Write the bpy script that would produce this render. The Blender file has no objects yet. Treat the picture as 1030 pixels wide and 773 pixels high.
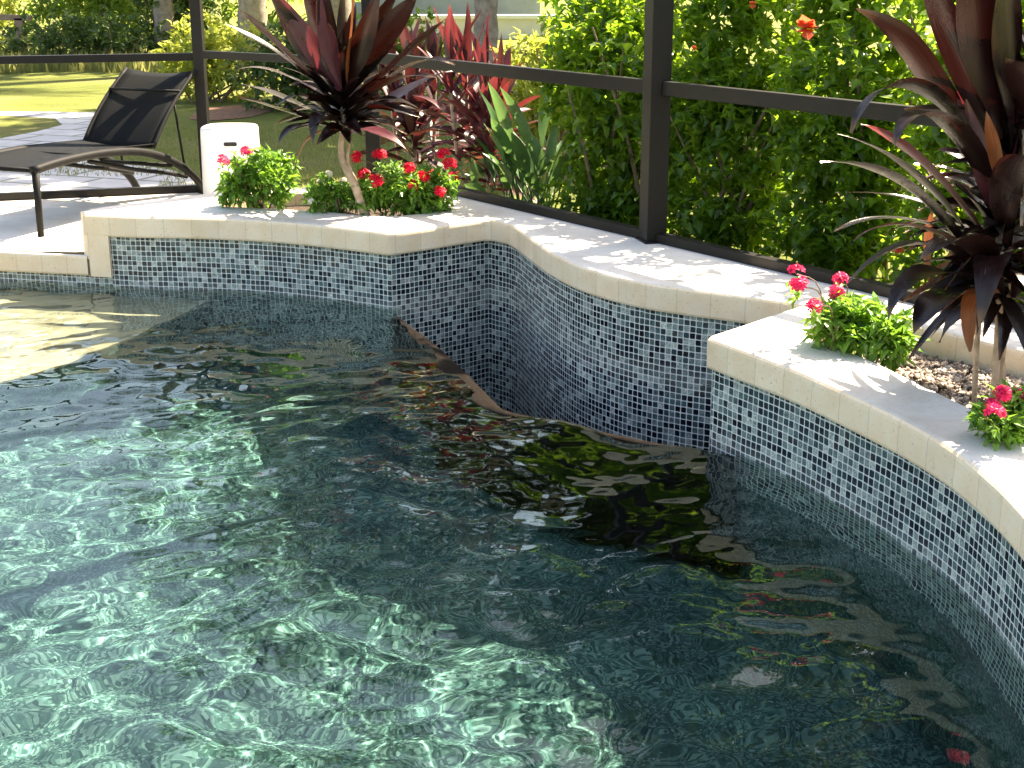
import bpy, bmesh, math, random
import numpy as np
from mathutils import Vector, Matrix
from mathutils.geometry import tessellate_polygon

random.seed(7); rng = np.random.default_rng(7)
S = bpy.context.scene
C = S.collection
R = math.radians

# ------------------------------------------------------------------ camera
CAM_H = 1.5; FPX = 1400.0; PITCH = math.atan(426.5/1400)
cam = bpy.data.cameras.new('camera'); co = bpy.data.objects.new('camera', cam); C.objects.link(co)
co.location = (0, 0, CAM_H); co.rotation_euler = (math.pi/2-PITCH, 0, 0)
cam.sensor_width = 36; cam.lens = 36*FPX/1030; cam.clip_start = .05; cam.clip_end = 600
S.camera = co
def ray(u, v):
    x = (u-515)/FPX; y = -(v-386.5)/FPX
    return x, math.cos(PITCH)+y*math.sin(PITCH), -math.sin(PITCH)+y*math.cos(PITCH)
def P(u, v, z):                       # the point seen at a pixel, at height z
    x, y, d = ray(u, v); t = (z-CAM_H)/d
    return Vector((x*t, y*t, z))
def Q(u, v, D):                       # the point seen at a pixel, D metres ahead
    x, y, d = ray(u, v); t = D/y
    return Vector((x*t, D, CAM_H+d*t))

# ------------------------------------------------------------------ light
SUN_EL = 51; SUN_AZ = 48              # azimuth measured from +Y towards +X
w = bpy.data.worlds.new('World'); S.world = w; w.use_nodes = True
nt = w.node_tree; bg = nt.nodes['Background']
sky = nt.nodes.new('ShaderNodeTexSky'); sky.sky_type = 'NISHITA'; sky.sun_disc = False
sky.sun_elevation = R(SUN_EL); sky.sun_rotation = R(SUN_AZ)
sky.air_density = 1.0; sky.dust_density = 2.0; sky.ozone_density = 1.0
nt.links.new(sky.outputs[0], bg.inputs[0]); bg.inputs[1].default_value = .09
sl = bpy.data.lights.new('sun', 'SUN'); so = bpy.data.objects.new('sun', sl); C.objects.link(so)
sl.energy = 5.0; sl.angle = R(.5); sl.color = (1, .95, .86)
sd = Vector((math.sin(R(SUN_AZ))*math.cos(R(SUN_EL)), math.cos(R(SUN_AZ))*math.cos(R(SUN_EL)), math.sin(R(SUN_EL))))
so.rotation_euler = sd.to_track_quat('Z', 'Y').to_euler(); so.location = (4, 6, 12)
sl.cycles.is_caustics_light = True
S.view_settings.view_transform = 'Standard'; S.view_settings.look = 'None'
S.view_settings.exposure = 2.45; S.view_settings.gamma = 1
S.view_settings.use_white_balance = True; S.view_settings.white_balance_temperature = 8000; S.view_settings.white_balance_tint = 13
S.render.engine = 'CYCLES'
cy = S.cycles
cy.use_denoising = True
try: cy.denoiser = 'OPENIMAGEDENOISE'
except Exception: pass
cy.max_bounces = 10; cy.diffuse_bounces = 3; cy.glossy_bounces = 4; cy.transmission_bounces = 8
cy.transparent_max_bounces = 12; cy.caustics_reflective = False; cy.caustics_refractive = True
cy.sample_clamp_indirect = 4; cy.blur_glossy = .3
cy.use_adaptive_sampling = True; cy.adaptive_threshold = .015

# ------------------------------------------------------------------ materials
def newmat(name):
    m = bpy.data.materials.new(name); m.use_nodes = True
    n = m.node_tree.nodes; l = m.node_tree.links
    return m, n, l, n['Principled BSDF']
def ramp(n, l, src, stops):
    r = n.new('ShaderNodeValToRGB'); e = r.color_ramp.elements
    while len(e) < len(stops): e.new(.5)
    for k, (p, c) in enumerate(stops):
        e[k].position = p; e[k].color = (*c, 1)
    l.new(src, r.inputs[0]); return r
def noise(n, l, scale, detail=4, rough=.55, coord='Object', vec=None):
    t = n.new('ShaderNodeTexNoise'); t.inputs['Scale'].default_value = scale
    t.inputs['Detail'].default_value = detail; t.inputs['Roughness'].default_value = rough
    if vec is None:
        g = n.new('ShaderNodeTexCoord'); vec = g.outputs[coord]
    l.new(vec, t.inputs['Vector']); return t
def bump(n, l, b, src, strength=.3, dist=.01):
    k = n.new('ShaderNodeBump'); k.inputs['Strength'].default_value = strength; k.inputs['Distance'].default_value = dist
    l.new(src, k.inputs['Height']); l.new(k.outputs[0], b.inputs['Normal']); return k
def mx(n, l, f, a, c, mode='MIX'):
    k = n.new('ShaderNodeMix'); k.data_type = 'RGBA'; k.blend_type = mode
    for s, v in ((0, f), (6, a), (7, c)):
        if isinstance(v, (int, float)): k.inputs[s].default_value = v
        elif isinstance(v, tuple): k.inputs[s].default_value = (*v, 1)
        else: l.new(v, k.inputs[s])
    return k.outputs[2]
def math_(n, l, op, a, b_=None, c_=None):
    k = n.new('ShaderNodeMath'); k.operation = op
    for i, v in enumerate((a, b_, c_)):
        if v is None: continue
        if isinstance(v, (int, float)): k.inputs[i].default_value = v
        else: l.new(v, k.inputs[i])
    return k.outputs[0]
def simple(name, c1, c2, scale=8, rough=.6, bs=.2, bd=.004, metallic=0, spec=.5):
    m, n, l, b = newmat(name)
    t = noise(n, l, scale, 6)
    r = ramp(n, l, t.outputs[0], [(.3, c1), (.7, c2)])
    l.new(r.outputs[0], b.inputs['Base Color']); b.inputs['Roughness'].default_value = rough
    b.inputs['Metallic'].default_value = metallic; b.inputs['Specular IOR Level'].default_value = spec
    t2 = noise(n, l, scale*7, 5)
    bump(n, l, b, t2.outputs[0], bs, bd)
    return m
def leafmat(name, cols, trans, tfac=.4, rough=.35, spec=.5, nscale=20, bnd=.3, veins=False):
    """cols: colours picked per leaf; trans: colour of light that comes through the blade."""
    m, n, l, b = newmat(name)
    g = n.new('ShaderNodeNewGeometry')
    st = [((i+.0)/max(1, len(cols)-1), c) for i, c in enumerate(cols)]
    r = ramp(n, l, g.outputs['Random Per Island'], st)
    t = noise(n, l, nscale, 3)
    r2 = ramp(n, l, t.outputs[0], [(.3, (.65, .65, .65)), (.7, (1.25, 1.25, 1.25))])
    col = mx(n, l, 1.0, r.outputs[0], r2.outputs[0], 'MULTIPLY')
    b.inputs['Roughness'].default_value = rough; b.inputs['Specular IOR Level'].default_value = spec
    if veins:
        uv = n.new('ShaderNodeUVMap'); mp = n.new('ShaderNodeMapping'); mp.inputs['Scale'].default_value = (14, 1.3, 1); l.new(uv.outputs[0], mp.inputs[0])
        tv = noise(n, l, 1.6, 4, .6, vec=mp.outputs[0])
        rv = ramp(n, l, tv.outputs[0], [(.3, (.45, .45, .5)), (.55, (1, 1, 1)), (.75, (2.1, 1.5, 1.5))])
        col = mx(n, l, 1.0, col, rv.outputs[0], 'MULTIPLY')
        s3 = n.new('ShaderNodeSeparateXYZ'); l.new(uv.outputs[0], s3.inputs[0])
        tipf = n.new('ShaderNodeMapRange'); tipf.inputs[1].default_value = .90; tipf.inputs[2].default_value = 1.0; l.new(s3.outputs[1], tipf.inputs[0])
        col = mx(n, l, tipf.outputs[0], col, (.16, .09, .045))
        bump(n, l, b, tv.outputs[0], .35, .004)
        rr = math_(n, l, 'MULTIPLY_ADD', t.outputs[0], .25, rough-.1); l.new(rr, b.inputs['Roughness'])
    else: bump(n, l, b, t.outputs[0], bnd, .004)
    l.new(col, b.inputs['Base Color'])
    tr = n.new('ShaderNodeBsdfTranslucent')
    tc = mx(n, l, .6, col, trans)
    l.new(tc, tr.inputs[0])
    ms = n.new('ShaderNodeMixShader'); ms.inputs[0].default_value = tfac
    l.new(b.outputs[0], ms.inputs[1]); l.new(tr.outputs[0], ms.inputs[2])
    l.new(ms.outputs[0], n['Material Output'].inputs[0])
    return m

def coping_mat():
    m, n, l, b = newmat('cast_stone')
    uv = n.new('ShaderNodeUVMap'); sp = n.new('ShaderNodeSeparateXYZ'); l.new(uv.outputs[0], sp.inputs[0])
    u = math_(n, l, 'DIVIDE', sp.outputs[0], .152)
    fl = math_(n, l, 'FLOOR', u); fr = math_(n, l, 'FRACT', u)
    wn = n.new('ShaderNodeTexWhiteNoise'); wn.noise_dimensions = '1D'; l.new(fl, wn.inputs['W'])
    joint = math_(n, l, 'LESS_THAN', fr, .03)
    nz = noise(n, l, 9, 7, .6); nf = noise(n, l, 90, 4, .6)
    r = ramp(n, l, nz.outputs[0], [(.3, (.88, .68, .455)), (.5, (.93, .755, .54)), (.72, (.95, .81, .62))])
    tint = ramp(n, l, wn.outputs[0], [(0, (.91, .885, .86)), (1, (1.02, 1.01, 1.0))])
    c1 = mx(n, l, 1.0, r.outputs[0], tint.outputs[0], 'MULTIPLY')
    pit = ramp(n, l, nf.outputs[0], [(.30, (.72, .68, .6)), (.40, (1, 1, 1))])
    c1b = mx(n, l, 1.0, c1, pit.outputs[0], 'MULTIPLY')
    jf = math_(n, l, 'MULTIPLY', joint, .5)
    c2 = mx(n, l, jf, c1b, (.52, .45, .34))
    # upward faces greyer-white; side faces' colour is lightened to offset their shade
    g = n.new('ShaderNodeNewGeometry'); s2 = n.new('ShaderNodeSeparateXYZ'); l.new(g.outputs['True Normal'], s2.inputs[0])
    up = math_(n, l, 'GREATER_THAN', s2.outputs[2], .8)
    dn = noise(n, l, 3.2, 8, .7)
    topc = ramp(n, l, dn.outputs[0], [(.28, (.60, .56, .50)), (.5, (.72, .68, .61)), (.7, (.80, .765, .70))])
    st = noise(n, l, .9, 5, .75); stc = ramp(n, l, st.outputs[0], [(.36, (.86, .82, .74)), (.52, (1, 1, 1))])
    topc1 = mx(n, l, 1.0, topc.outputs[0], stc.outputs[0], 'MULTIPLY')
    topc2 = mx(n, l, 1.0, topc1, pit.outputs[0], 'MULTIPLY')
    c3 = mx(n, l, up, c2, topc2)
    l.new(c3, b.inputs['Base Color']); b.inputs['Roughness'].default_value = .7
    b.inputs['Specular IOR Level'].default_value = .3
    h = math_(n, l, 'MULTIPLY_ADD', joint, -1.0, nf.outputs[0])
    bump(n, l, b, h, .25, .003)
    return m

def tile_mat():
    m, n, l, b = newmat('glass_mosaic')
    uv = n.new('ShaderNodeUVMap')
    sc = n.new('ShaderNodeVectorMath'); sc.operation = 'SCALE'; sc.inputs['Scale'].default_value = 1/.0275
    l.new(uv.outputs[0], sc.inputs[0])
    # slight wander of the rows as sheets are pressed round the curve
    wz = noise(n, l, 1.3, 2, .5, vec=sc.outputs[0]); wz.inputs['Scale'].default_value = .35
    wa = n.new('ShaderNodeVectorMath'); wa.operation = 'MULTIPLY_ADD'; l.new(wz.outputs[1], wa.inputs[0]); wa.inputs[1].default_value = (.28, .28, 0); l.new(sc.outputs[0], wa.inputs[2]); sc = wa
    fl = n.new('ShaderNodeVectorMath'); fl.operation = 'FLOOR'; l.new(sc.outputs[0], fl.inputs[0])
    fr = n.new('ShaderNodeVectorMath'); fr.operation = 'FRACTION'; l.new(sc.outputs[0], fr.inputs[0])
    wn = n.new('ShaderNodeTexWhiteNoise'); wn.noise_dimensions = '2D'; l.new(fl.outputs[0], wn.inputs['Vector'])
    sp = n.new('ShaderNodeSeparateXYZ'); l.new(fr.outputs[0], sp.inputs[0])
    def edge(s):
        a = math_(n, l, 'SUBTRACT', s, .5); a = math_(n, l, 'ABSOLUTE', a)
        return a
    ex, ey = edge(sp.outputs[0]), edge(sp.outputs[1])
    # rounded square: (x^4 + y^4)
    q = math_(n, l, 'ADD', math_(n, l, 'POWER', ex, 6.0), math_(n, l, 'POWER', ey, 6.0))
    gm = n.new('ShaderNodeMapRange'); gm.inputs[1].default_value = .415**6; gm.inputs[2].default_value = .445**6
    l.new(q, gm.inputs[0]); grout = gm.outputs[0]
    r = ramp(n, l, wn.outputs[0], [(0, (.004, .008, .014)), (.26, (.009, .018, .03)), (.42, (.024, .046, .058)),
                                  (.52, (.05, .09, .105)), (.66, (.10, .155, .155)), (.80, (.22, .26, .26)), (.92, (.35, .39, .37)), (1, (.46, .49, .46))])
    off = n.new('ShaderNodeVectorMath'); off.operation = 'MULTIPLY_ADD'; l.new(wn.outputs[1], off.inputs[0])
    off.inputs[1].default_value = (30, 30, 30); l.new(uv.outputs[0], off.inputs[2])
    nz = noise(n, l, 55, 5, .7, vec=off.outputs[0]); nz.inputs['Distortion'].default_value = 1.6
    mr = ramp(n, l, nz.outputs[0], [(.3, (.16, .20, .22)), (.47, (.70, .74, .72)), (.56, (1.0, 1.02, .96)), (.74, (2.4, 2.3, 2.1))])
    col = mx(n, l, 1.0, r.outputs[0], mr.outputs[0], 'MULTIPLY')
    gn = noise(n, l, 5, 4)
    gr = ramp(n, l, gn.outputs[0], [(.3, (.62, .64, .61)), (.7, (.78, .79, .75))])
    sh = n.new('ShaderNodeTexNoise'); sh.inputs['Scale'].default_value = 2.6; sh.inputs['Detail'].default_value = 3
    tc_ = n.new('ShaderNodeTexCoord'); l.new(tc_.outputs['Object'], sh.inputs['Vector'])
    shr = ramp(n, l, sh.outputs[0], [(.3, (.85, .87, .9)), (.7, (1.35, 1.35, 1.3))])
    col = mx(n, l, 1.0, col, shr.outputs[0], 'MULTIPLY')
    c = mx(n, l, grout, col, gr.outputs[0])
    sz = n.new('ShaderNodeSeparateXYZ'); gp_ = n.new('ShaderNodeNewGeometry'); l.new(gp_.outputs['Position'], sz.inputs[0])
    lm = n.new('ShaderNodeMapRange'); lm.inputs[1].default_value = -.13; lm.inputs[2].default_value = -.19; lm.inputs[3].default_value = 0; lm.inputs[4].default_value = .3; l.new(sz.outputs[2], lm.inputs[0])
    lm2 = n.new('ShaderNodeMapRange'); lm2.inputs[1].default_value = -.28; lm2.inputs[2].default_value = -.21; l.new(sz.outputs[2], lm2.inputs[0])
    lf = math_(n, l, 'MULTIPLY', math_(n, l, 'MULTIPLY', lm.outputs[0], lm2.outputs[0]), nz.outputs[0]); c = mx(n, l, lf, c, (.55, .57, .53))
    l.new(c, b.inputs['Base Color'])
    rr = math_(n, l, 'MULTIPLY_ADD', grout, .6, .16); l.new(rr, b.inputs['Roughness'])
    # each chip tilts a little
    h = math_(n, l, 'MULTIPLY', grout, -1.0)
    k = n.new('ShaderNodeBump'); k.inputs['Strength'].default_value = .5; k.inputs['Distance'].default_value = .002
    l.new(h, k.inputs['Height'])
    nm = n.new('ShaderNodeVectorMath'); nm.operation = 'MULTIPLY_ADD'
    cv = n.new('ShaderNodeVectorMath'); cv.operation = 'SUBTRACT'; l.new(wn.outputs[1], cv.inputs[0]); cv.inputs[1].default_value = (.5, .5, .5)
    l.new(cv.outputs[0], nm.inputs[0]); nm.inputs[1].default_value = (.14, .14, .14); l.new(k.outputs[0], nm.inputs[2])
    no = n.new('ShaderNodeVectorMath'); no.operation = 'NORMALIZE'; l.new(nm.outputs[0], no.inputs[0])
    l.new(no.outputs[0], b.inputs['Normal'])
    return m

def pebble_mat(name, c0, c1, c2):
    m, n, l, b = newmat(name)
    v = n.new('ShaderNodeTexVoronoi'); v.inputs['Scale'].default_value = 110
    g = n.new('ShaderNodeTexCoord'); l.new(g.outputs['Object'], v.inputs['Vector'])
    r = ramp(n, l, v.outputs['Color'], [(.1, c0), (.5, c1), (.9, c2)])
    t = noise(n, l, 2.2, 6, .65)
    r2 = ramp(n, l, t.outputs[0], [(.3, (.6, .6, .6)), (.7, (1.3, 1.3, 1.3))])
    c = mx(n, l, 1.0, r.outputs[0], r2.outputs[0], 'MULTIPLY')
    l.new(c, b.inputs['Base Color']); b.inputs['Roughness'].default_value = .8
    b.inputs['Specular IOR Level'].default_value = .1
    return m

M = {}
M['coping'] = coping_mat()
M['tile'] = tile_mat()
M['pebble'] = pebble_mat('dark_pebble_plaster', (.018, .043, .042), (.042, .096, .090), (.15, .245, .225))
M['wetstone'] = simple('wet_dark_stone', (.003, .0022, .0018), (.013, .008, .005), 40, .45, .8, .01, 0, .06)
M['ledge'] = simple('pale_ledge_plaster', (.32, .25, .165), (.40, .32, .22), 6, .8, .1)
M['deck'] = simple('deck_stone', (.58, .55, .51), (.72, .69, .65), 3, .75, .15)
M['soil'] = simple('mulch_soil', (.035, .022, .014), (.12, .075, .045), 30, .95, 1, .02)
M['bronze'] = simple('bronze_aluminium', (.0045, .004, .0035), (.008, .007, .006), 6, .45, .05, .001, 0, .25)
M['black'] = simple('black_frame_paint', (.006, .006, .006), (.011, .011, .010), 9, .6, .05, .001, 0, .12)
M['mesh'] = None
M['white'] = simple('white_plastic', (.74, .74, .73), (.82, .82, .81), 3, .5, .03)
M['slot'] = simple('dark_slot', (.01, .01, .01), (.02, .02, .02), 9, .8, .05)
M['grass'] = None
M['bark'] = simple('grey_bark', (.20, .16, .12), (.38, .32, .26), 14, .9, .8, .02)
M['twig'] = simple('brown_twig', (.10, .07, .045), (.22, .16, .10), 20, .85, .5, .01)
M['ti_stem'] = simple('pale_cane', (.28, .20, .13), (.50, .39, .28), 30, .8, .6, .004)
M['wood'] = simple('weathered_wood', (.22, .14, .09), (.36, .25, .17), 9, .85, .4, .01)
M['hibiscus'] = leafmat('hibiscus_leaf', [(.04, .10, .014), (.06, .15, .018), (.10, .21, .025), (.05, .12, .02)], (.48, .74, .05), .52, .26, .5)
M['bed_leaf'] = leafmat('bedding_leaf', [(.05, .14, .02), (.10, .24, .03), (.20, .36, .06)], (.35, .65, .06), .35, .35, .4)
M['pale_leaf'] = leafmat('pale_leaf', [(.10, .22, .05), (.22, .36, .11), (.38, .48, .22)], (.5, .7, .2), .35, .4, .4)
M['ti_dark'] = leafmat('dark_ti_leaf', [(.007, .005, .005), (.012, .005, .006), (.009, .007, .005), (.022, .006, .007)], (.14, .02, .01), .05, .27, .42, 9, .15, True)
M['ti_red'] = leafmat('red_ti_leaf', [(.045, .012, .016), (.075, .018, .026), (.13, .04, .05), (.055, .025, .025)], (.42, .05, .05), .20, .36, .5, 9, .15, True)
M['ti_old'] = leafmat('rusty_ti_leaf', [(.20, .055, .022), (.28, .10, .03)], (.6, .16, .04), .22, .4, .4, 12, .15, True)
M['ti_maroon'] = leafmat('maroon_ti_leaf', [(.03, .010, .014), (.055, .014, .02), (.04, .014, .014)], (.3, .04, .04), .12, .4, .5, 9, .15, True)
M['strap'] = leafmat('strap_leaf', [(.035, .10, .03), (.065, .15, .05)], (.22, .4, .1), .3, .33, .5, 14)
M['far_leaf'] = leafmat('far_leaf', [(.06, .13, .02), (.12, .22, .03), (.20, .32, .05)], (.45, .62, .08), .42, .5, .3)
M['far_yellow'] = leafmat('far_yellow_leaf', [(.18, .24, .035), (.28, .34, .05), (.36, .38, .08)], (.7, .75, .12), .42, .55, .3)
M['far_dark'] = leafmat('far_dark_leaf', [(.03, .07, .02), (.06, .11, .03), (.09, .14, .04)], (.25, .4, .08), .3, .5, .3)
M['dry_grass'] = leafmat('dry_grass_blade', [(.12, .15, .04), (.20, .20, .07), (.10, .15, .03)], (.6, .6, .2), .4, .7, .2)
M['petal_red'] = leafmat('red_petal', [(.60, .004, .03), (.74, .010, .06), (.50, .006, .02)], (1, .03, .04), .35, .5, .2)
M['petal_pink'] = leafmat('magenta_petal', [(.62, .012, .08), (.75, .02, .14), (.80, .06, .2)], (1, .05, .15), .35, .5, .2)
M['petal_white'] = leafmat('white_petal', [(.75, .74, .62), (.82, .80, .70)], (.9, .9, .7), .35, .5, .2)
M['petal_orange'] = leafmat('coral_petal', [(.72, .11, .05), (.80, .16, .08)], (1, .25, .1), .35, .5, .2)
M['roof'] = simple('grey_roof', (.30, .33, .37), (.40, .44, .48), 3, .7, .2)
M['stucco'] = simple('pale_stucco', (.62, .60, .56), (.74, .72, .68), 3, .85, .2)
M['glass'] = simple('dark_window', (.03, .04, .05), (.05, .06, .07), 2, .1, .02)

def grass_mat():
    m, n, l, b = newmat('lawn_grass')
    t = noise(n, l, .45, 7, .7); t2 = noise(n, l, 38, 6, .8)
    r = ramp(n, l, t.outputs[0], [(.3, (.11, .14, .03)), (.5, (.165, .195, .045)), (.62, (.22, .215, .08)), (.75, (.19, .22, .055))])
    r2 = ramp(n, l, t2.outputs[0], [(.3, (.55, .55, .5)), (.7, (1.35, 1.3, 1.2))])
    l.new(mx(n, l, 1.0, r.outputs[0], r2.outputs[0], 'MULTIPLY'), b.inputs['Base Color'])
    b.inputs['Roughness'].default_value = .9; b.inputs['Specular IOR Level'].default_value = .15
    bump(n, l, b, t2.outputs[0], 1, .03); return m
M['grass'] = grass_mat()
def paver_mat():
    m, n, l, b = newmat('concrete_pavers')
    g = n.new('ShaderNodeTexCoord')
    mp = n.new('ShaderNodeMapping'); mp.inputs['Rotation'].default_value = (0, 0, .35); l.new(g.outputs['Object'], mp.inputs[0])
    t = n.new('ShaderNodeTexBrick'); t.inputs['Scale'].default_value = 1.0
    t.inputs['Brick Width'].default_value = .62; t.inputs['Row Height'].default_value = .42; t.inputs['Mortar Size'].default_value = .022
    t.inputs['Color1'].default_value = (.56, .54, .52, 1); t.inputs['Color2'].default_value = (.46, .45, .44, 1); t.inputs['Mortar'].default_value = (.22, .22, .17, 1)
    l.new(mp.outputs[0], t.inputs[0])
    z = noise(n, l, 5, 6, .7); r2 = ramp(n, l, z.outputs[0], [(.3, (.8, .8, .8)), (.7, (1.15, 1.15, 1.15))])
    l.new(mx(n, l, 1.0, t.outputs[0], r2.outputs[0], 'MULTIPLY'), b.inputs['Base Color'])
    b.inputs['Roughness'].default_value = .8
    bump(n, l, b, t.outputs['Fac'], -.3, .01); return m
M['paver'] = paver_mat()
def sling_mat():
    m, n, l, b = newmat('woven_sling')
    uv = n.new('ShaderNodeTexCoord')
    w1 = n.new('ShaderNodeTexWave'); w1.inputs['Scale'].default_value = 90; w1.bands_direction = 'Z'; l.new(uv.outputs['Object'], w1.inputs[0])
    w2 = n.new('ShaderNodeTexWave'); w2.inputs['Scale'].default_value = 90; w2.bands_direction = 'X'; l.new(uv.outputs['Object'], w2.inputs[0])
    f = math_(n, l, 'MULTIPLY', w1.outputs[1], w2.outputs[1])
    r = ramp(n, l, f, [(0, (.004, .005, .005)), (1, (.012, .013, .013))])
    l.new(r.outputs[0], b.inputs['Base Color']); b.inputs['Roughness'].default_value = .7; b.inputs['Specular IOR Level'].default_value = .12
    bump(n, l, b, f, .3, .002)
    tr = n.new('ShaderNodeBsdfTransparent'); ms = n.new('ShaderNodeMixShader'); ms.inputs[0].default_value = .06
    l.new(b.outputs[0], ms.inputs[1]); l.new(tr.outputs[0], ms.inputs[2]); l.new(ms.outputs[0], n['Material Output'].inputs[0])
    return m
M['sling'] = sling_mat()
def water_mat():
    m = bpy.data.materials.new('pool_water'); m.use_nodes = True; n = m.node_tree.nodes; l = m.node_tree.links
    n.remove(n['Principled BSDF'])
    g = n.new('ShaderNodeBsdfGlass'); g.inputs['IOR'].default_value = 1.333; g.inputs['Roughness'].default_value = 0
    g.inputs['Color'].default_value = (.86, .985, .955, 1)
    l.new(g.outputs[0], n['Material Output'].inputs[0]); return m
M['water'] = water_mat()

# ------------------------------------------------------------------ mesh helpers
def tag(o, label=None, cat=None, group=None, kind=None):
    if label: o['label'] = label
    if cat: o['category'] = cat
    if group: o['group'] = group
    if kind: o['kind'] = kind
    return o
def empty(name, loc, label, cat, group=None):
    o = bpy.data.objects.new(name, None); C.objects.link(o); o.location = loc; o.empty_display_size = .1
    return tag(o, label, cat, group)
def wloc(o):
    v = Vector(o.location)
    while o.parent: o = o.parent; v += Vector(o.location)
    return v
class MB:
    def __init__(s): s.v = []; s.f = []; s.uv = {}
    def add(s, vs, fs, uvs=None):
        b = len(s.v); s.v += [tuple(x) for x in vs]
        for k, f in enumerate(fs):
            if uvs is not None: s.uv[len(s.f)] = uvs[k]
            s.f.append(tuple(i+b for i in f))
    def box(s, c, d, rz=0, taper=1):
        c = Vector(c); hx, hy, hz = d[0]/2, d[1]/2, d[2]/2; m = Matrix.Rotation(rz, 3, 'Z'); vs = []
        for z in (-1, 1):
            t = taper if z > 0 else 1
            for x, y in ((-1, -1), (1, -1), (1, 1), (-1, 1)): vs.append(c+m@Vector((x*hx*t, y*hy*t, z*hz)))
        s.add(vs, [(3, 2, 1, 0), (4, 5, 6, 7), (0, 1, 5, 4), (1, 2, 6, 5), (2, 3, 7, 6), (3, 0, 4, 7)])
    def bar(s, a, b, w, h):
        a = Vector(a); b = Vector(b); t = (b-a).normalized(); sd = t.cross(Vector((0, 0, 1)))
        sd = sd.normalized() if sd.length > .01 else Vector((1, 0, 0)); up = sd.cross(t).normalized()
        vs = [p+sd*(i*w/2)+up*(j*h/2) for p in (a, b) for i, j in ((-1, -1), (1, -1), (1, 1), (-1, 1))]
        s.add(vs, [(0, 1, 2, 3), (7, 6, 5, 4), (0, 4, 5, 1), (1, 5, 6, 2), (2, 6, 7, 3), (3, 7, 4, 0)])
    def tube(s, pts, rad, seg=10, cap=True, sq=1.0):
        pts = [Vector(p) for p in pts]; n = len(pts)
        rad = rad if hasattr(rad, '__len__') else [rad]*n
        b = len(s.v); prev = None; vs = []; fs = []
        for i, p in enumerate(pts):
            t = (pts[min(i+1, n-1)]-pts[max(i-1, 0)]).normalized()
            if prev is None:
                a = t.cross(Vector((0, 0, 1))); a = a.normalized() if a.length > .01 else Vector((1, 0, 0))
            else: a = (prev-t*prev.dot(t)).normalized()
            prev = a; c = t.cross(a)
            for k in range(seg):
                th = 2*math.pi*k/seg; vs.append(p+a*math.cos(th)*rad[i]+c*math.sin(th)*rad[i]*sq)
        for i in range(n-1):
            for k in range(seg):
                k2 = (k+1) % seg; fs.append((i*seg+k, i*seg+k2, (i+1)*seg+k2, (i+1)*seg+k))
        if cap: fs.append(tuple(range(seg-1, -1, -1))); fs.append(tuple((n-1)*seg+k for k in range(seg)))
        s.add(vs, fs)
    def build(s, name, mat, parent=None, smooth=False, bevel=0):
        me = bpy.data.meshes.new(name); off = wloc(parent) if parent else Vector()
        me.from_pydata([tuple(Vector(v)-off) for v in s.v], [], s.f)
        if s.uv:
            ul = me.uv_layers.new(name='UVMap')
            for fi, p in enumerate(me.polygons):
                u = s.uv.get(fi)
                if u:
                    for k, li in enumerate(p.loop_indices): ul.data[li].uv = u[k]
        me.materials.append(mat)
        if smooth:
            for p in me.polygons: p.use_smooth = True
        o = bpy.data.objects.new(name, me); C.objects.link(o)
        if parent: o.parent = parent
        if bevel:
            b = o.modifiers.new('bevel', 'BEVEL'); b.width = bevel; b.segments = 3; b.limit_method = 'ANGLE'; b.angle_limit = R(40)
        return o

def cr(pts, n=8):                     # Catmull-Rom through points
    pts = [Vector(p) for p in pts]; out = []
    q = [pts[0]*2-pts[1]]+pts+[pts[-1]*2-pts[-2]]
    for i in range(1, len(q)-2):
        a, b, c, d = q[i-1:i+3]
        for k in range(n):
            t = k/n
            out.append(.5*((2*b)+(c-a)*t+(2*a-5*b+4*c-d)*t*t+(3*b-a-3*c+d)*t**3))
    out.append(pts[-1]); return out
def join(*segs):
    o = []
    for s_ in segs:
        s_ = list(s_)
        if o and (o[-1]-s_[0]).length < 1e-4: s_ = s_[1:]
        o += s_
    return o
def v2(l): return [Vector(p) for p in l]
def offs(path, d, left=True):         # mitred offset of an open 2-D path; land lies to the left of travel
    out = []
    for i, p in enumerate(path):
        t0 = (path[i]-path[i-1]).normalized() if i else None
        t1 = (path[i+1]-path[i]).normalized() if i < len(path)-1 else None
        if t0 is None: t0 = t1
        if t1 is None: t1 = t0
        n0 = Vector((-t0.y, t0.x)); n1 = Vector((-t1.y, t1.x))
        m = (n0+n1); m = m.normalized() if m.length > .01 else n0
        k = 1/max(.4, m.dot(n0)); out.append(p+m*d*k)
    return out
def round_corner(path_a, corner, path_b, r=.05):
    a = (path_a-corner).normalized(); b = (path_b-corner).normalized()
    p0 = corner+a*r; p2 = corner+b*r
    return [(1-t)**2*p0+2*t*(1-t)*corner+t*t*p2 for t in (0, .2, .4, .6, .8, 1)]
def sweep(mb, path, prof):            # prof: list of (inward, z); u = arc length, v = profile length
    L = [0]
    for i in range(1, len(path)): L.append(L[-1]+(path[i]-path[i-1]).length)
    rings = [offs(path, d) for d, z in prof]; pl = [0]
    for i in range(1, len(prof)): pl.append(pl[-1]+math.hypot(prof[i][0]-prof[i-1][0], prof[i][1]-prof[i-1][1]))
    vs = [(rings[j][i].x, rings[j][i].y, prof[j][1]) for i in range(len(path)) for j in range(len(prof))]
    m = len(prof); fs = []; uv = []
    for i in range(len(path)-1):
        for j in range(m-1):
            fs.append((i*m+j, (i+1)*m+j, (i+1)*m+j+1, i*m+j+1))
            uv.append([(L[i], pl[j]), (L[i+1], pl[j]), (L[i+1], pl[j+1]), (L[i], pl[j+1])])
    mb.add(vs, fs, uv)
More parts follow.
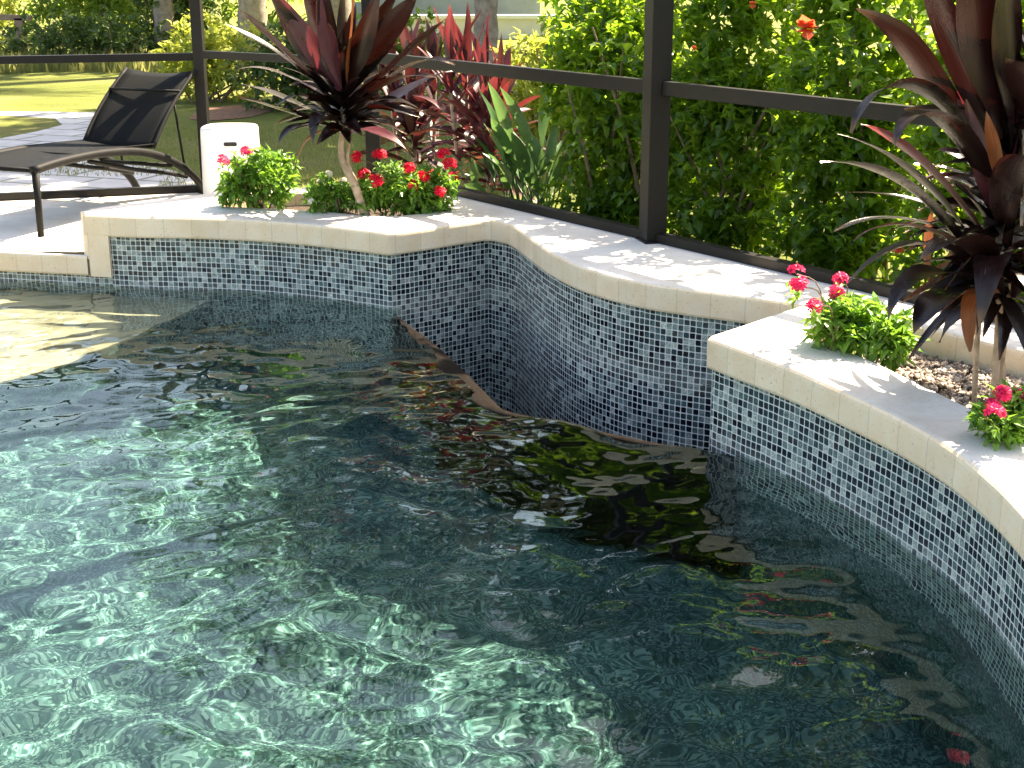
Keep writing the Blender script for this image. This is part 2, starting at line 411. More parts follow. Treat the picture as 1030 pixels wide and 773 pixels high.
def sheet(mb, outer, z, holes=()):
    loops = [[Vector((p[0], p[1], 0)) for p in outer]]+[[Vector((p[0], p[1], 0)) for p in h] for h in holes]
    flat = [p for lp in loops for p in lp]
    tr = tessellate_polygon(loops); fs = []
    for t in tr:
        a, b, c = (flat[i] for i in t)
        fs.append(tuple(t) if (b-a).cross(c-a).z > 0 else (t[0], t[2], t[1]))
    mb.add([(p.x, p.y, z) for p in flat], fs, [[(flat[i].x*.37, flat[i].y) for i in f] for f in fs])

ZT = .2; ZD = -.03; ZW = -.2; ZC = .08; ZF = -1.28
# ------------------------------------------------------------------ the plan of the pool edge (travel left to right: land on the left)
E0 = Vector((-2.30, 7.40))
DK = v2([(-6.0, 8.12), (-4.2, 7.83), (-2.9, 7.53)])+[E0]
seg1 = cr(v2([(-2.30, 7.40), (-2.04, 7.335), (-1.73, 7.305), (-1.385, 7.235), (-1.10, 7.13), (-.83, 6.985), (-.61, 6.85)]), 6)
Ac = Vector((-.61, 6.85)); Cc = Vector((-.126, 7.26))
seg2 = v2([(-.61, 6.85), (-.43, 6.995), (-.28, 7.13)])+[Cc]
seg3 = cr(v2([(-.126, 7.26), (-.015, 7.12), (.072, 6.80), (.162, 6.45), (.285, 6.12), (.42, 5.90), (.56, 5.745), (.72, 5.63), (.90, 5.525), (1.127, 5.369)]), 6)
seg4 = v2([(1.127, 5.369), (1.29, 5.25), (1.45, 5.11), (1.71, 4.77), (2.4, 3.82), (3.1, 2.85)])
FRONT = join(seg1, seg2, seg3)
FRONT_R = join(seg1[:-1], round_corner(seg1[-2], Ac, seg2[1], .04), seg2[1:-1], round_corner(seg2[-2], Cc, seg3[3], .05), seg3[3:], seg4)
RF = cr(v2([(.697, 4.866), (.793, 4.70), (.938, 4.44), (1.055, 4.17), (1.15, 3.93), (1.215, 3.70), (1.248, 3.48), (1.258, 3.19), (1.23, 2.75), (1.15, 2.3), (1.0, 1.8), (.75, 1.3)]), 5)
RA = v2([(1.127, 5.336), (.84, 5.02)])
RFRONT = join(RA[:-1], [RA[-1]], round_corner(RA[-1], RF[0], RF[1], .035), RF[1:])
BACK_SILL = v2([(-.62, 8.44), (-.347, 8.067), (.708, 6.607), (1.836, 5.053), (3.35, 2.97)])

# ------------------------------------------------------------------ setting: ground, deck
ENC = v2([(-9, 7.63), (-3.4, 9.226), (-2.12, 9.60), (-.87, 8.80), (3.45, 2.9), (3.45, -3), (-9, -3)])
mb = MB(); g = 150
sheet(mb, v2([(-g, -40), (g, -40), (g, 320), (-g, 320)]), -.08, [ENC])
o = mb.build('lawn', M['grass']); tag(o, kind='structure')
POOLH = v2([(-6, 8.12), (-4.2, 7.83), (-2.9, 7.53)])+[p for p in FRONT]+[Vector((.84, 5.03))]+RF+v2([(.4, 1.0), (-6, 1.0)])
inh = offs(DK, .02)
mb = MB(); sheet(mb, ENC, ZD, [inh[:-1]+offs(FRONT, .1)[:-1]+[Vector((1.3, 5.4)), Vector((1.0, 4.9))]+offs(RF, .1)+v2([(.4, .95), (-6, .95)])])
deck_mb = mb
sweep(deck_mb, DK, [(.02, ZD), (.006, ZD-.004), (0, ZD-.014), (0, ZD-.10), (.006, ZD-.11), (.04, ZD-.112)])
# deck edge above the lawn
sweep(deck_mb, ENC[:5][::-1], [(0, ZD), (0, -.12)])
o = deck_mb.build('pool_deck', M['coping']); tag(o, kind='structure')
# tile below the deck coping
T_DK = offs(DK, .03)[:-1]+v2([(-2.30, 7.432), (-2.165, 7.405)])
mb = MB(); sweep(mb, T_DK, [(0, ZD-.105), (0, -.62)])
root = empty('deck_tile_band', (-3, 7.6, -.3), 'low band of blue mosaic tile under the deck-level stone edge, left of the raised wall', 'tile band')
mb.build('tile_band', M['tile'], root)

# ------------------------------------------------------------------ raised beam (curving wall with coping)
WALL = empty('raised_wall', (-.1, 7.6, -.2), 'long curving raised pool wall of blue mosaic tile with cream stone coping, stepping up behind the spillover', 'pool wall')
OPEN = v2([(-1.60, 7.62), (-1.30, 7.545), (-1.02, 7.46), (-.80, 7.34), (-.60, 7.33), (-.43, 7.42), (-.36, 7.62), (-.42, 7.86), (-.62, 8.0), (-1.2, 8.08), (-1.5, 7.98), (-1.63, 7.82)])
LB = v2([(-2.33, 7.46), (-2.25, 7.60), (-1.79, 8.04), (-1.55, 8.20), (-1.0, 8.36), (-.62, 8.52)])
top_in = offs(FRONT_R, .024)
outer = top_in+v2([(3.45, 2.9), (-.50, 8.40)])+LB[::-1]
mb = MB()
sheet(mb, outer, ZT, [OPEN])
sweep(mb, FRONT_R, [(.024, ZT), (.016, ZT-.0015), (.008, ZT-.006), (.0015, ZT-.014), (0, ZT-.024), (0, ZC+.012), (.004, ZC+.003), (.012, ZC), (.05, ZC)])
# left end leg of the coping that drops to the deck
sweep(mb, [Vector((-2.285, 7.395)), Vector((-2.165, 7.366))], [(.0, ZC+.02), (-.001, ZD-.112)])
sweep(mb, [Vector((-2.165, 7.366)), Vector((-2.155, 7.44))], [(0, ZC+.0), (0, ZD-.112)])
sweep(mb, [Vector((-1.5, 8.5)), LB[3], LB[2], LB[1], LB[0], Vector((-2.285, 7.395))], [(0, ZT), (0, ZD-.02)])
sweep(mb, LB[::-1], [(0, ZT), (0, ZD)])
mb.build('coping', M['coping'], WALL)
mb = MB(); sweep(mb, OPEN[::-1]+[OPEN[-1]], [(0, ZT), (0, .02)])
mb.build('planter_lining', M['coping'], WALL)
TL = offs(join(seg1, seg2, seg3), .026)
# start the tile at the leg
TL = [p for p in TL if p.x > -2.17]; TL = [Vector((-2.17, 7.40))]+TL
mb = MB(); sweep(mb, [p for p in TL if True], [(0, ZC+.004), (0, -1.3)])
mb.build('tile_band', M['tile'], WALL)
mb = MB(); sheet(mb, v2([(-1.7, 7.4), (-.3, 7.4), (-.3, 8.2), (-1.7, 8.2)]), .13)
o = mb.build('planting_soil', M['soil']); tag(o, kind='structure')

# ------------------------------------------------------------------ right planter wall
PW = empty('planter_wall', (1.2, 4.0, -.2), 'curved raised planter wall at the right with cream coping above blue mosaic tile, holding gravel', 'planter wall')
RIN = cr(v2([(1.47, 1.4), (1.53, 2.1), (1.56, 2.8), (1.525, 3.35), (1.44, 3.82), (1.31, 4.25), (1.19, 4.60), (1.05, 4.86)]), 4)+v2([(1.10, 4.98), (1.335, 5.185)])
mb = MB(); rin = offs(RFRONT, .024)
sheet(mb, rin+RIN, ZT-.001)
sweep(mb, RFRONT, [(.024, ZT-.001), (.016, ZT-.0025), (.008, ZT-.007), (.0015, ZT-.015), (0, ZT-.025), (0, ZC+.012), (.004, ZC+.003), (.012, ZC), (.05, ZC)])
mb.build('coping', M['coping'], PW)
mb = MB(); sweep(mb, RIN, [(0, ZT-.001), (0, .02)]); mb.build('planter_lining', M['coping'], PW)
RT = offs([Vector((1.127, 5.336)), Vector((.84, 5.02))]+RF, .028)
mb = MB(); sweep(mb, RT, [(0, ZC+.004), (0, -.48)]); mb.build('tile_band', M['tile'], PW)
mb = MB(); sheet(mb, offs(RF, .06)+v2([(3.4, 1.3), (3.4, 2.9), (1.8, 5.0), (1.5, 5.3), (1.15, 5.28), (.86, 4.99)]), .085)
o = mb.build('planter_soil', M['soil']); tag(o, kind='structure')

# ------------------------------------------------------------------ spillover edge and catch basin
wo = v2([(-.60, 6.72), (-.583, 6.64), (-.483, 6.34), (-.399, 6.00), (-.300, 5.66), (-.176, 5.36), (-.039, 5.20), (.084, 5.10), (.263, 4.985), (.406, 4.89), (.554, 4.79), (.70, 4.715), (.79, 4.66)])
wi = v2([(-.56, 6.78), (-.50, 6.62), (-.345, 6.25), (-.21, 5.88), (-.115, 5.58), (-.05, 5.36), (-.02, 5.255), (.10, 5.155), (.28, 5.03), (.42, 4.935), (.57, 4.835), (.72, 4.76), (.80, 4.71)])
wo = cr(wo, 4); wi = cr(wi, 4)
sp = empty('spillover_edge', (0, 5.1, -.3), 'dark wet stone edge where the pool spills over into the tiled recess', 'pool edge')
mb = MB(); nW = len(wo)
vs = []
for a, b in zip(wo, wi):
    m_ = a.lerp(b, .5)
    jz = random.uniform(-.0015, .0015)
    for q, z in ((a, -1.2), (a, ZW-.02), (a.lerp(b, .15), ZW-.004), (m_, ZW+.001), (a.lerp(b, .85), ZW-.010), (b, ZW-.035), (b, -1.2)): vs.append((q.x, q.y, z+jz))
fs = [(i*7+j, i*7+j+1, (i+1)*7+j+1, (i+1)*7+j) for i in range(nW-1) for j in range(6)]
mb.add(vs, fs); weir = mb.build('edge_stone', M['wetstone'], sp, smooth=True)
mb = MB(); sheet(mb, [p.lerp(q_, .5) for p, q_ in zip(wo, wi)]+v2([(1.3, 5.35), (.75, 5.7), (.4, 6.1), (.2, 6.6), (.1, 7.1), (-.1, 7.35), (-.45, 7.1)]), -.86)
o = mb.build('catch_basin_water', simple('still_dark_water', (.01, .014, .014), (.015, .02, .02), 2, .04, .05)); tag(o, kind='structure')

# ------------------------------------------------------------------ pool basin
mb = MB()
# ledge: shallow shelf at the left
LEDGE = cr(v2([(-1.62, 7.5), (-1.66, 7.15), (-1.80, 6.72), (-1.93, 6.35), (-2.12, 5.95), (-2.5, 5.5), (-3.2, 5.0), (-4.2, 4.6), (-6.1, 4.3)]), 5)
sheet(mb, v2([(-6.1, .9), (1.7, .9), (1.7, 7.6), (-6.1, 7.6)]), ZF)
sweep(mb, offs(RF, .03)+v2([(.4, 1.0), (-6, 1.0), (-6, 8.2)]), [(.0, -.46), (0, ZF-.01)])
pool = mb.build('pool_floor', M['pebble']); tag(pool, kind='structure')
mb = MB()
sheet(mb, LEDGE+v2([(-6.1, 8.2), (-2.9, 8.2)]), -.40)
sweep(mb, LEDGE, [(0, -.40), (0, -.44)])
ledge = mb.build('shallow_ledge', M['ledge']); tag(ledge, kind='structure')
mb = MB(); sweep(mb, LEDGE, [(.002, -.44), (.002, ZF)])
lw = mb.build('ledge_side', M['pebble'], None); tag(lw, kind='structure')

# ------------------------------------------------------------------ water surface
def wave(X, Y):
    r_ = np.random.default_rng(21); h = np.zeros_like(X)
    wx = .05*np.sin(2.1*X+1.3*Y)+.04*np.sin(3.7*Y-1.9*X+1); wy = .05*np.sin(1.7*Y-2.3*X+2)+.03*np.sin(4.1*X+.6)
    Xw = X+wx; Yw = Y+wy
    for k in range(150):
        lam = math.exp(r_.uniform(math.log(.06), math.log(.65)))
        th = r_.normal(R(115), R(60)); kk = 2*math.pi/lam; ph = r_.uniform(0, 6.283)
        a = .00027*(lam/.2)**1.22
        h += a*np.sin(kk*(Xw*math.cos(th)+Yw*math.sin(th))+ph)
    env = .75+.25*np.sin(1.1*X+.7*Y+.5)*np.sin(.9*Y-.8*X)
    return h*env
nx, ny = 500, 540
xs = np.concatenate([np.linspace(-6.05, -3.02, 60), np.linspace(-3.0, 1.65, 440)]); ys = np.linspace(.92, 7.75, ny)
xx, yy = np.meshgrid(xs, ys)
hz = wave(xx, yy)
from mathutils.geometry import intersect_point_tri_2d
catch = [(p.x, p.y) for p in wo]; catch = [((a.x+b.x)/2, (a.y+b.y)/2) for a, b in zip(wo, wi)]+[(.95, 5.3), (.5, 6.2), (.2, 7.4), (-.5, 7.3)]
def inpoly(X, Y, poly):
    ins = np.zeros(X.shape, bool); n_ = len(poly); j = n_-1
    for i in range(n_):
        xi, yi = poly[i]; xj, yj = poly[j]
        c = ((yi > Y) != (yj > Y)) & (X < (xj-xi)*(Y-yi)/(yj-yi+1e-12)+xi)
        ins ^= c; j = i
    return ins
cx = (xx[:-1, :-1]+xx[1:, 1:])/2; cyy = (yy[:-1, :-1]+yy[1:, 1:])/2
keep = ~inpoly(cx, cyy, catch)
idx = np.arange(nx*ny).reshape(ny, nx)
quads = np.stack([idx[:-1, :-1], idx[:-1, 1:], idx[1:, 1:], idx[1:, :-1]], -1)[keep]
verts = np.stack([xx.ravel(), yy.ravel(), (ZW+hz).ravel()], -1)
me = bpy.data.meshes.new('pool_water'); me.from_pydata(verts.tolist(), [], quads.tolist())
me.polygons.foreach_set('use_smooth', [True]*len(me.polygons)); me.materials.append(M['water'])
water = bpy.data.objects.new('pool_water', me); C.objects.link(water); tag(water, kind='structure')
water.cycles.is_caustics_caster = True
for o in (pool, ledge, lw, weir): o.cycles.is_caustics_receiver = True
for o in WALL.children[:]+PW.children[:]:
    pass

# ------------------------------------------------------------------ gravel in the right planter
def stones(name, poly_fn, n, z, smin, smax, mat):
    mb = MB(); ic = bmesh.new(); bmesh.ops.create_icosphere(ic, subdivisions=1, radius=1)
    bv = [v.co.copy() for v in ic.verts]; bf = [tuple(v.index for v in f.verts) for f in ic.faces]; ic.free()
    for _ in range(n):
        x, y = poly_fn(); s_ = random.uniform(smin, smax); m_ = Matrix.Rotation(random.uniform(0, 6.3), 3, 'Z')@Matrix.Rotation(random.uniform(-.6, .6), 3, 'X')
        sc = Vector((s_, s_*random.uniform(.6, .9), s_*random.uniform(.4, .65)))
        mb.add([m_@Vector((v.x*sc.x, v.y*sc.y, v.z*sc.z))+Vector((x, y, z+random.uniform(-.004, .012))) for v in bv], bf)
    return mb.build(name, mat, None, smooth=True)
def gmat():
    m, n, l, b = newmat('river_gravel'); g_ = n.new('ShaderNodeNewGeometry')
    r = ramp(n, l, g_.outputs['Random Per Island'], [(0, (.06, .042, .03)), (.35, (.14, .10, .07)), (.65, (.26, .20, .15)), (.88, (.38, .31, .25)), (1, (.52, .47, .42))])
    l.new(r.outputs[0], b.inputs['Base Color']); b.inputs['Roughness'].default_value = .6; return m
def gp():
    while True:
        y = random.uniform(1.9, 5.15); x = random.uniform(1.08, 2.9)
        if y < 5.2-1.37*(x-1.35) and x > 1.05+(.0 if y > 4.7 else (4.8-y)*.36): return x, y
o = stones('gravel', gp, 12500, .10, .008, .019, gmat()); tag(o, 'brown and cream pebbles covering the soil of the right planter', 'gravel', kind='stuff')

# ------------------------------------------------------------------ screen enclosure frame
def screen():
    root = empty('screen_enclosure', (.69, 6.6, ZT), 'dark bronze aluminium frame of the pool screen enclosure with posts, chair rail and sill', 'screen frame')
    d = Vector((1.128, -1.554, 0)).normalized(); rz = math.atan2(d.y, d.x)
    line = lambda x: Vector((x, 8.067-(x+.347)*1.3808, 0))
    def post(p, z0, wd, dp, rz_):
        mb = MB(); mb.box((p.x, p.y, (z0+4.2)/2), (wd, dp, 4.2-z0), rz_); po = mb.build('post', M['bronze'], root, bevel=.004)
        fl = MB(); fl.box((p.x, p.y, z0+.004), (wd+.03, dp+.05, .008), rz_); fl.build('base_plate', M['bronze'], po)
        # screw-cover spline on the face
        return po
    pr = line(.69)+Vector((-.01, .02, 0)); pm = line(-.87)
    post(pr, ZT, .10, .12, .25)
    post(pm, ZD, .09, .09, 0); post(Vector((-2.10, 9.58, 0)), ZD, .07, .09, 0)
    pl = Vector((-2.10, 9.58, 0)); pe = line(3.3)
    def rail(a, b, z, h=.075, w_=.045, name='rail', inset=.045):
        t = (b-a).normalized(); a = a+t*inset; b = b-t*inset
        mb = MB(); mb.bar((a.x, a.y, z-h/2), (b.x, b.y, z-h/2), w_, h); mb.build(name, M['bronze'], root, bevel=.003)
    far = Vector((-9, 7.63, 0))
    rail(pl, far, .905, .05); rail(pm, pl, .92, .05); rail(pm, pr, .96, .065, inset=.06); rail(pr, pe, .96, .065, inset=.06)
    rail(pl, far, ZD+.05, .05, .05, 'sill'); rail(pm, pl, ZD+.05, .05, .05, 'sill')
    rail(pm, pr, ZT+.045, .045, .06, 'sill'); rail(pr, pe, ZT+.045, .045, .06, 'sill')
screen()

# ------------------------------------------------------------------ sun lounger
def lounger():
    B0 = Vector((-2.72, 7.95, 0)); ax = Vector((.371, .928, 0)).normalized(); lt = Vector((-.928, .371, 0)).normalized(); Wd = .56
    root = empty('sun_lounger', (B0.x, B0.y, ZD), 'black sling sun lounger with raised back standing on the pool deck', 'sun lounger')
    pt = lambda s_, w_, z: B0+ax*s_+lt*w_+Vector((0, 0, z))
    arch = [(-.02, .352), (.15, .368), (.35, .376), (.6, .374), (.85, .356), (1.05, .322), (1.25, .262), (1.45, .17), (1.60, .06), (1.67, ZD)]
    for w_ in (0, Wd):
        mb = MB(); mb.tube([tuple(p) for p in cr([pt(a, w_, z) for a, z in arch], 4)], .026, 10, sq=1.0); mb.build('side_rail', M['black'], root, smooth=True)
        mb = MB(); mb.tube([pt(0, w_, .345), pt(-.005, w_, ZD)], [.022, .019], 12); mb.build('leg', M['black'], root, smooth=True)
    for s_, z in ((0, .35), (.55, .36), (1.13, .30), (1.3, .21)):
        mb = MB(); mb.tube([pt(s_, 0, z), pt(s_, Wd, z)], .014, 8); mb.build('cross_bar', M['black'], root, smooth=True)
    for w_ in (.06, Wd-.06):
        mb = MB(); mb.tube(cr([pt(.55, w_, .33), pt(1.0, w_, .22), pt(1.3, w_, .16), pt(1.55, w_, .10)], 3), .014, 8); mb.build('brace', M['black'], root, smooth=True)
    # seat sling
    mb = MB(); n1, n2 = 14, 8; vs = []
    for i in range(n1+1):
        s_ = i/n1*1.14
        for j in range(n2+1):
            q = j/n2; z = .372+.022*math.sin(math.pi*min(1, s_/1.14))-.03*math.sin(math.pi*q)
            vs.append(pt(s_, q*Wd, z))
    for dz in (0,):
        mb.add(vs, [(i*(n2+1)+j, (i+1)*(n2+1)+j, (i+1)*(n2+1)+j+1, i*(n2+1)+j+1) for i in range(n1) for j in range(n2)])
    o = mb.build('seat', M['sling'], root, smooth=True); sm = o.modifiers.new('thick', 'SOLIDIFY'); sm.thickness = .006
    # backrest sling in its frame
    hs = [(1.13, .345), (1.22, .45), (1.33, .56), (1.48, .68), (1.65, .795)]
    hs = [(p.x, p.y) for p in cr([Vector(h) for h in hs], 3)]
    mb = MB(); vs = []
    for i, (s_, z) in enumerate(hs):
        for j in range(n2+1):
            q = j/n2; sag = .02*math.sin(math.pi*q); vs.append(pt(s_+sag, q*(Wd-.02)+.01, z-sag*.4+(-.018*math.sin(math.pi*q) if i == len(hs)-1 else 0)))
    mb.add(vs, [(i*(n2+1)+j, (i+1)*(n2+1)+j, (i+1)*(n2+1)+j+1, i*(n2+1)+j+1) for i in range(len(hs)-1) for j in range(n2)])
    o = mb.build('backrest', M['sling'], root, smooth=True); sm = o.modifiers.new('thick', 'SOLIDIFY'); sm.thickness = .008
    mb = MB()
    for w_ in (0.005, Wd-.005): mb.tube([pt(s_, w_, z) for s_, z in hs], .013, 8)
    mb.tube([pt(1.455, 0, .675), pt(1.455, Wd, .675)], .009, 8)
    mb.build('backrest_frame', M['black'], o, smooth=True)
    for w_ in (.03, Wd-.03):
        mb = MB(); mb.tube([pt(1.42, w_, .62), pt(1.50, w_, .12)], .008, 8); mb.build('support_strut', M['black'], root, smooth=True)
lounger()

# ------------------------------------------------------------------ white cover with a hand slot
def cover():
    c = Vector((-1.865, 9.28, ZD)); root = empty('tank_cover', c, 'white rounded plastic tank cover with a dark hand slot beside the left screen post', 'tank cover')
    mb = MB(); n = 48; rings = [(0, .185), (.02, .188), (.455, .181), (.472, .179), (.480, .174), (.484, .165), (.486, .0)]; vs = []; fs = []
    for z, r_ in rings:
        for k in range(n):
            th = 2*math.pi*k/n; c_, s_ = math.cos(th), math.sin(th); e = (abs(c_)**3.2+abs(s_)**3.2)**(-1/3.2)
            vs.append(c+Vector((c_*r_*e, s_*r_*e, z)))
    for i in range(len(rings)-1):
        for k in range(n): k2 = (k+1) % n; fs.append((i*n+k, i*n+k2, (i+1)*n+k2, (i+1)*n+k))
    mb.add(vs, fs); mb.build('shell', M['white'], root, smooth=True)
    mb = MB(); p = c+Vector((.035, -.184, .385)); vs = []
    for side in (0, 1):
        for k in range(20):
            th = 2*math.pi*k/20; vs.append(p+Vector(((.03 if math.cos(th) > 0 else -.03)+.013*math.cos(th), side*.02, .013*math.sin(th))))
    mb.add(vs, [tuple(range(20))]+[(k, k+20, (k+1) % 20+20, (k+1) % 20) for k in range(20)]); mb.build('hand_slot', M['slot'], root)
cover()

# ------------------------------------------------------------------ foliage helpers
def blade(mb, ctrl, width, n=12, fold=.22, roll=0., curl=0., peak=.45, base_w=.16):
    """one long leaf along a Bezier through control points, folded on its midrib"""
    ctrl = [Vector(c) for c in ctrl]
    def bz(t):
        p = ctrl[:]
        while len(p) > 1: p = [p[i].lerp(p[i+1], t) for i in range(len(p)-1)]
        return p[0]
    vs = []; side0 = None; wob = random.uniform(0, 6); 
    for i in range(n+1):
        t = i/n; p = bz(t); tg = (bz(min(1, t+.02))-bz(max(0, t-.02))).normalized()
        if side0 is None:
            sd = tg.cross(Vector((0, 0, 1))); sd = sd.normalized() if sd.length > .15 else Vector((1, 0, 0))
            sd = Matrix.Rotation(roll, 3, tg)@sd
        else: sd = (side0-tg*side0.dot(tg)).normalized()
        side0 = sd; sdd = Matrix.Rotation(curl*t, 3, tg)@sd; nr = sdd.cross(tg)
        if t < peak: wv = base_w+(1-base_w)*math.sin(t/peak*math.pi/2)**1.3
        else: wv = max(0.0, math.cos((t-peak)/(1-peak)*math.pi/2))**.8
        wv = max(wv, .02); hw = width/2*wv
        rip = .06*width*math.sin(9*t+wob)
        vs += [p-sdd*hw+nr*(fold*hw*2+rip), p-sdd*hw*.5+nr*(fold*hw*.9), p, p+sdd*hw*.5+nr*(fold*hw*.9), p+sdd*hw+nr*(fold*hw*2-rip)]
    fs = [(i*5+j, i*5+j+1, (i+1)*5+j+1, (i+1)*5+j) for i in range(n) for j in range(4)]
    ou = random.uniform(0, 40)
    mb.add(vs, fs, [[(ou+j/4, i/n), (ou+(j+1)/4, i/n), (ou+(j+1)/4, (i+1)/n), (ou+j/4, (i+1)/n)] for i in range(n) for j in range(4)])
def small_leaf(mb, p, d, up, L, W, fold=.25, droop=.25):
    d = d.normalized(); sd = d.cross(up); sd = sd.normalized() if sd.length > .05 else Vector((1, 0, 0)); n_ = sd.cross(d)
    m1 = p+d*L*.45; tip = p+d*L-n_*L*droop
    mb.add([p, m1-sd*W/2+n_*W*fold, m1, m1+sd*W/2+n_*W*fold, tip], [(0, 2, 1), (0, 3, 2), (1, 2, 4), (2, 3, 4)])
def rdir():
    v = Vector((random.gauss(0, 1), random.gauss(0, 1), random.gauss(0, 1))); return v.normalized()
def leaf_mass(mb, centre, rad, n, L, W, power=.45, up_bias=.5, hollow=.0, clumps=None):
    """leaves on shoots spread through an uneven volume; each shoot carries a rosette"""
    centre = Vector(centre); per = 7
    bumps = [(rdir(), random.uniform(.55, 1.15)) for _ in range(14)]
    for _ in range(n//per):
        d = rdir(); s_ = 1
        for bd, bs in bumps:
            q = d.dot(bd)
            if q > .6: s_ = max(s_*.98, .75+.3*bs*(q-.6)/.4) if bs > .8 else s_*(1-.25*(q-.6)/.4)
        r_ = (hollow+(1-hollow)*random.random()**power)*s_
        p = centre+Vector((d.x*rad[0]*r_, d.y*rad[1]*r_, d.z*rad[2]*r_))
        ax = (d+Vector((0, 0, up_bias))+rdir()*.5).normalized()
        for k in range(per):
            ld = (ax*random.uniform(.1, .9)+rdir()*.9).normalized(); sc_ = random.uniform(.6, 1.25)
            small_leaf(mb, p+rdir()*L*.35+ax*L*.25*k/per, ld, (Vector((0, 0, 1))+rdir()*.5), L*sc_, W*sc_)
def stems(mb, base, tops, r0, r1):
    for t_ in tops:
        b = Vector(base)+Vector((random.uniform(-1, 1), random.uniform(-1, 1), 0))*r0*1.5; t_ = Vector(t_); m_ = b.lerp(t_, .5)+rdir()*(t_-b).length*.08
        mb.tube(cr([b, m_, t_], 4), [r0+(r1-r0)*k/8 for k in range(9)], 7)

# ------------------------------------------------------------------ ti plants in the planters
def bez_blades(root, name, mat, lst, D0):
    mb = MB()
    for L_ in lst:
        pts, wpx = L_[0], L_[1]; roll = L_[2] if len(L_) > 2 else 0; curl = L_[3] if len(L_) > 3 else 0
        ctrl = [Q(u, v, D) for u, v, D in pts]
        dd = ctrl[0].y; blade(mb, ctrl, wpx*dd/FPX*1.2, 16, .12, roll, curl)
    return mb.build(name, mat, root, smooth=True)
def rosette(mb, base, top, n, Lr, Wr, e0, e1, droop=.35, az=(0, 6.283)):
    base = Vector(base); top = Vector(top)
    for k in range(n):
        t = k/max(1, n-1); p = base.lerp(top, t); a = k*2.399+random.uniform(-.4, .4)
        if not (az[0] <= a % 6.283 <= az[1]): continue
        el = e0+(e1-e0)*t+random.uniform(-.15, .15); L = random.uniform(*Lr)*(.75 if t < .1 else 1)
        h = Vector((math.cos(a), math.sin(a), 0)); d = h*math.cos(el)+Vector((0, 0, math.sin(el)))
        mid = p+d*L*.5; end = p+d*L*.93+Vector((0, 0, -droop*L*(1-t*.7)*random.uniform(.5, 1.2)))+rdir()*L*.05
        blade(mb, [p, p+d*L*.2, mid+Vector((0, 0, .06*L)), end], random.uniform(*Wr), 12, .16, random.uniform(-.5, .5), random.uniform(-.9, .9))

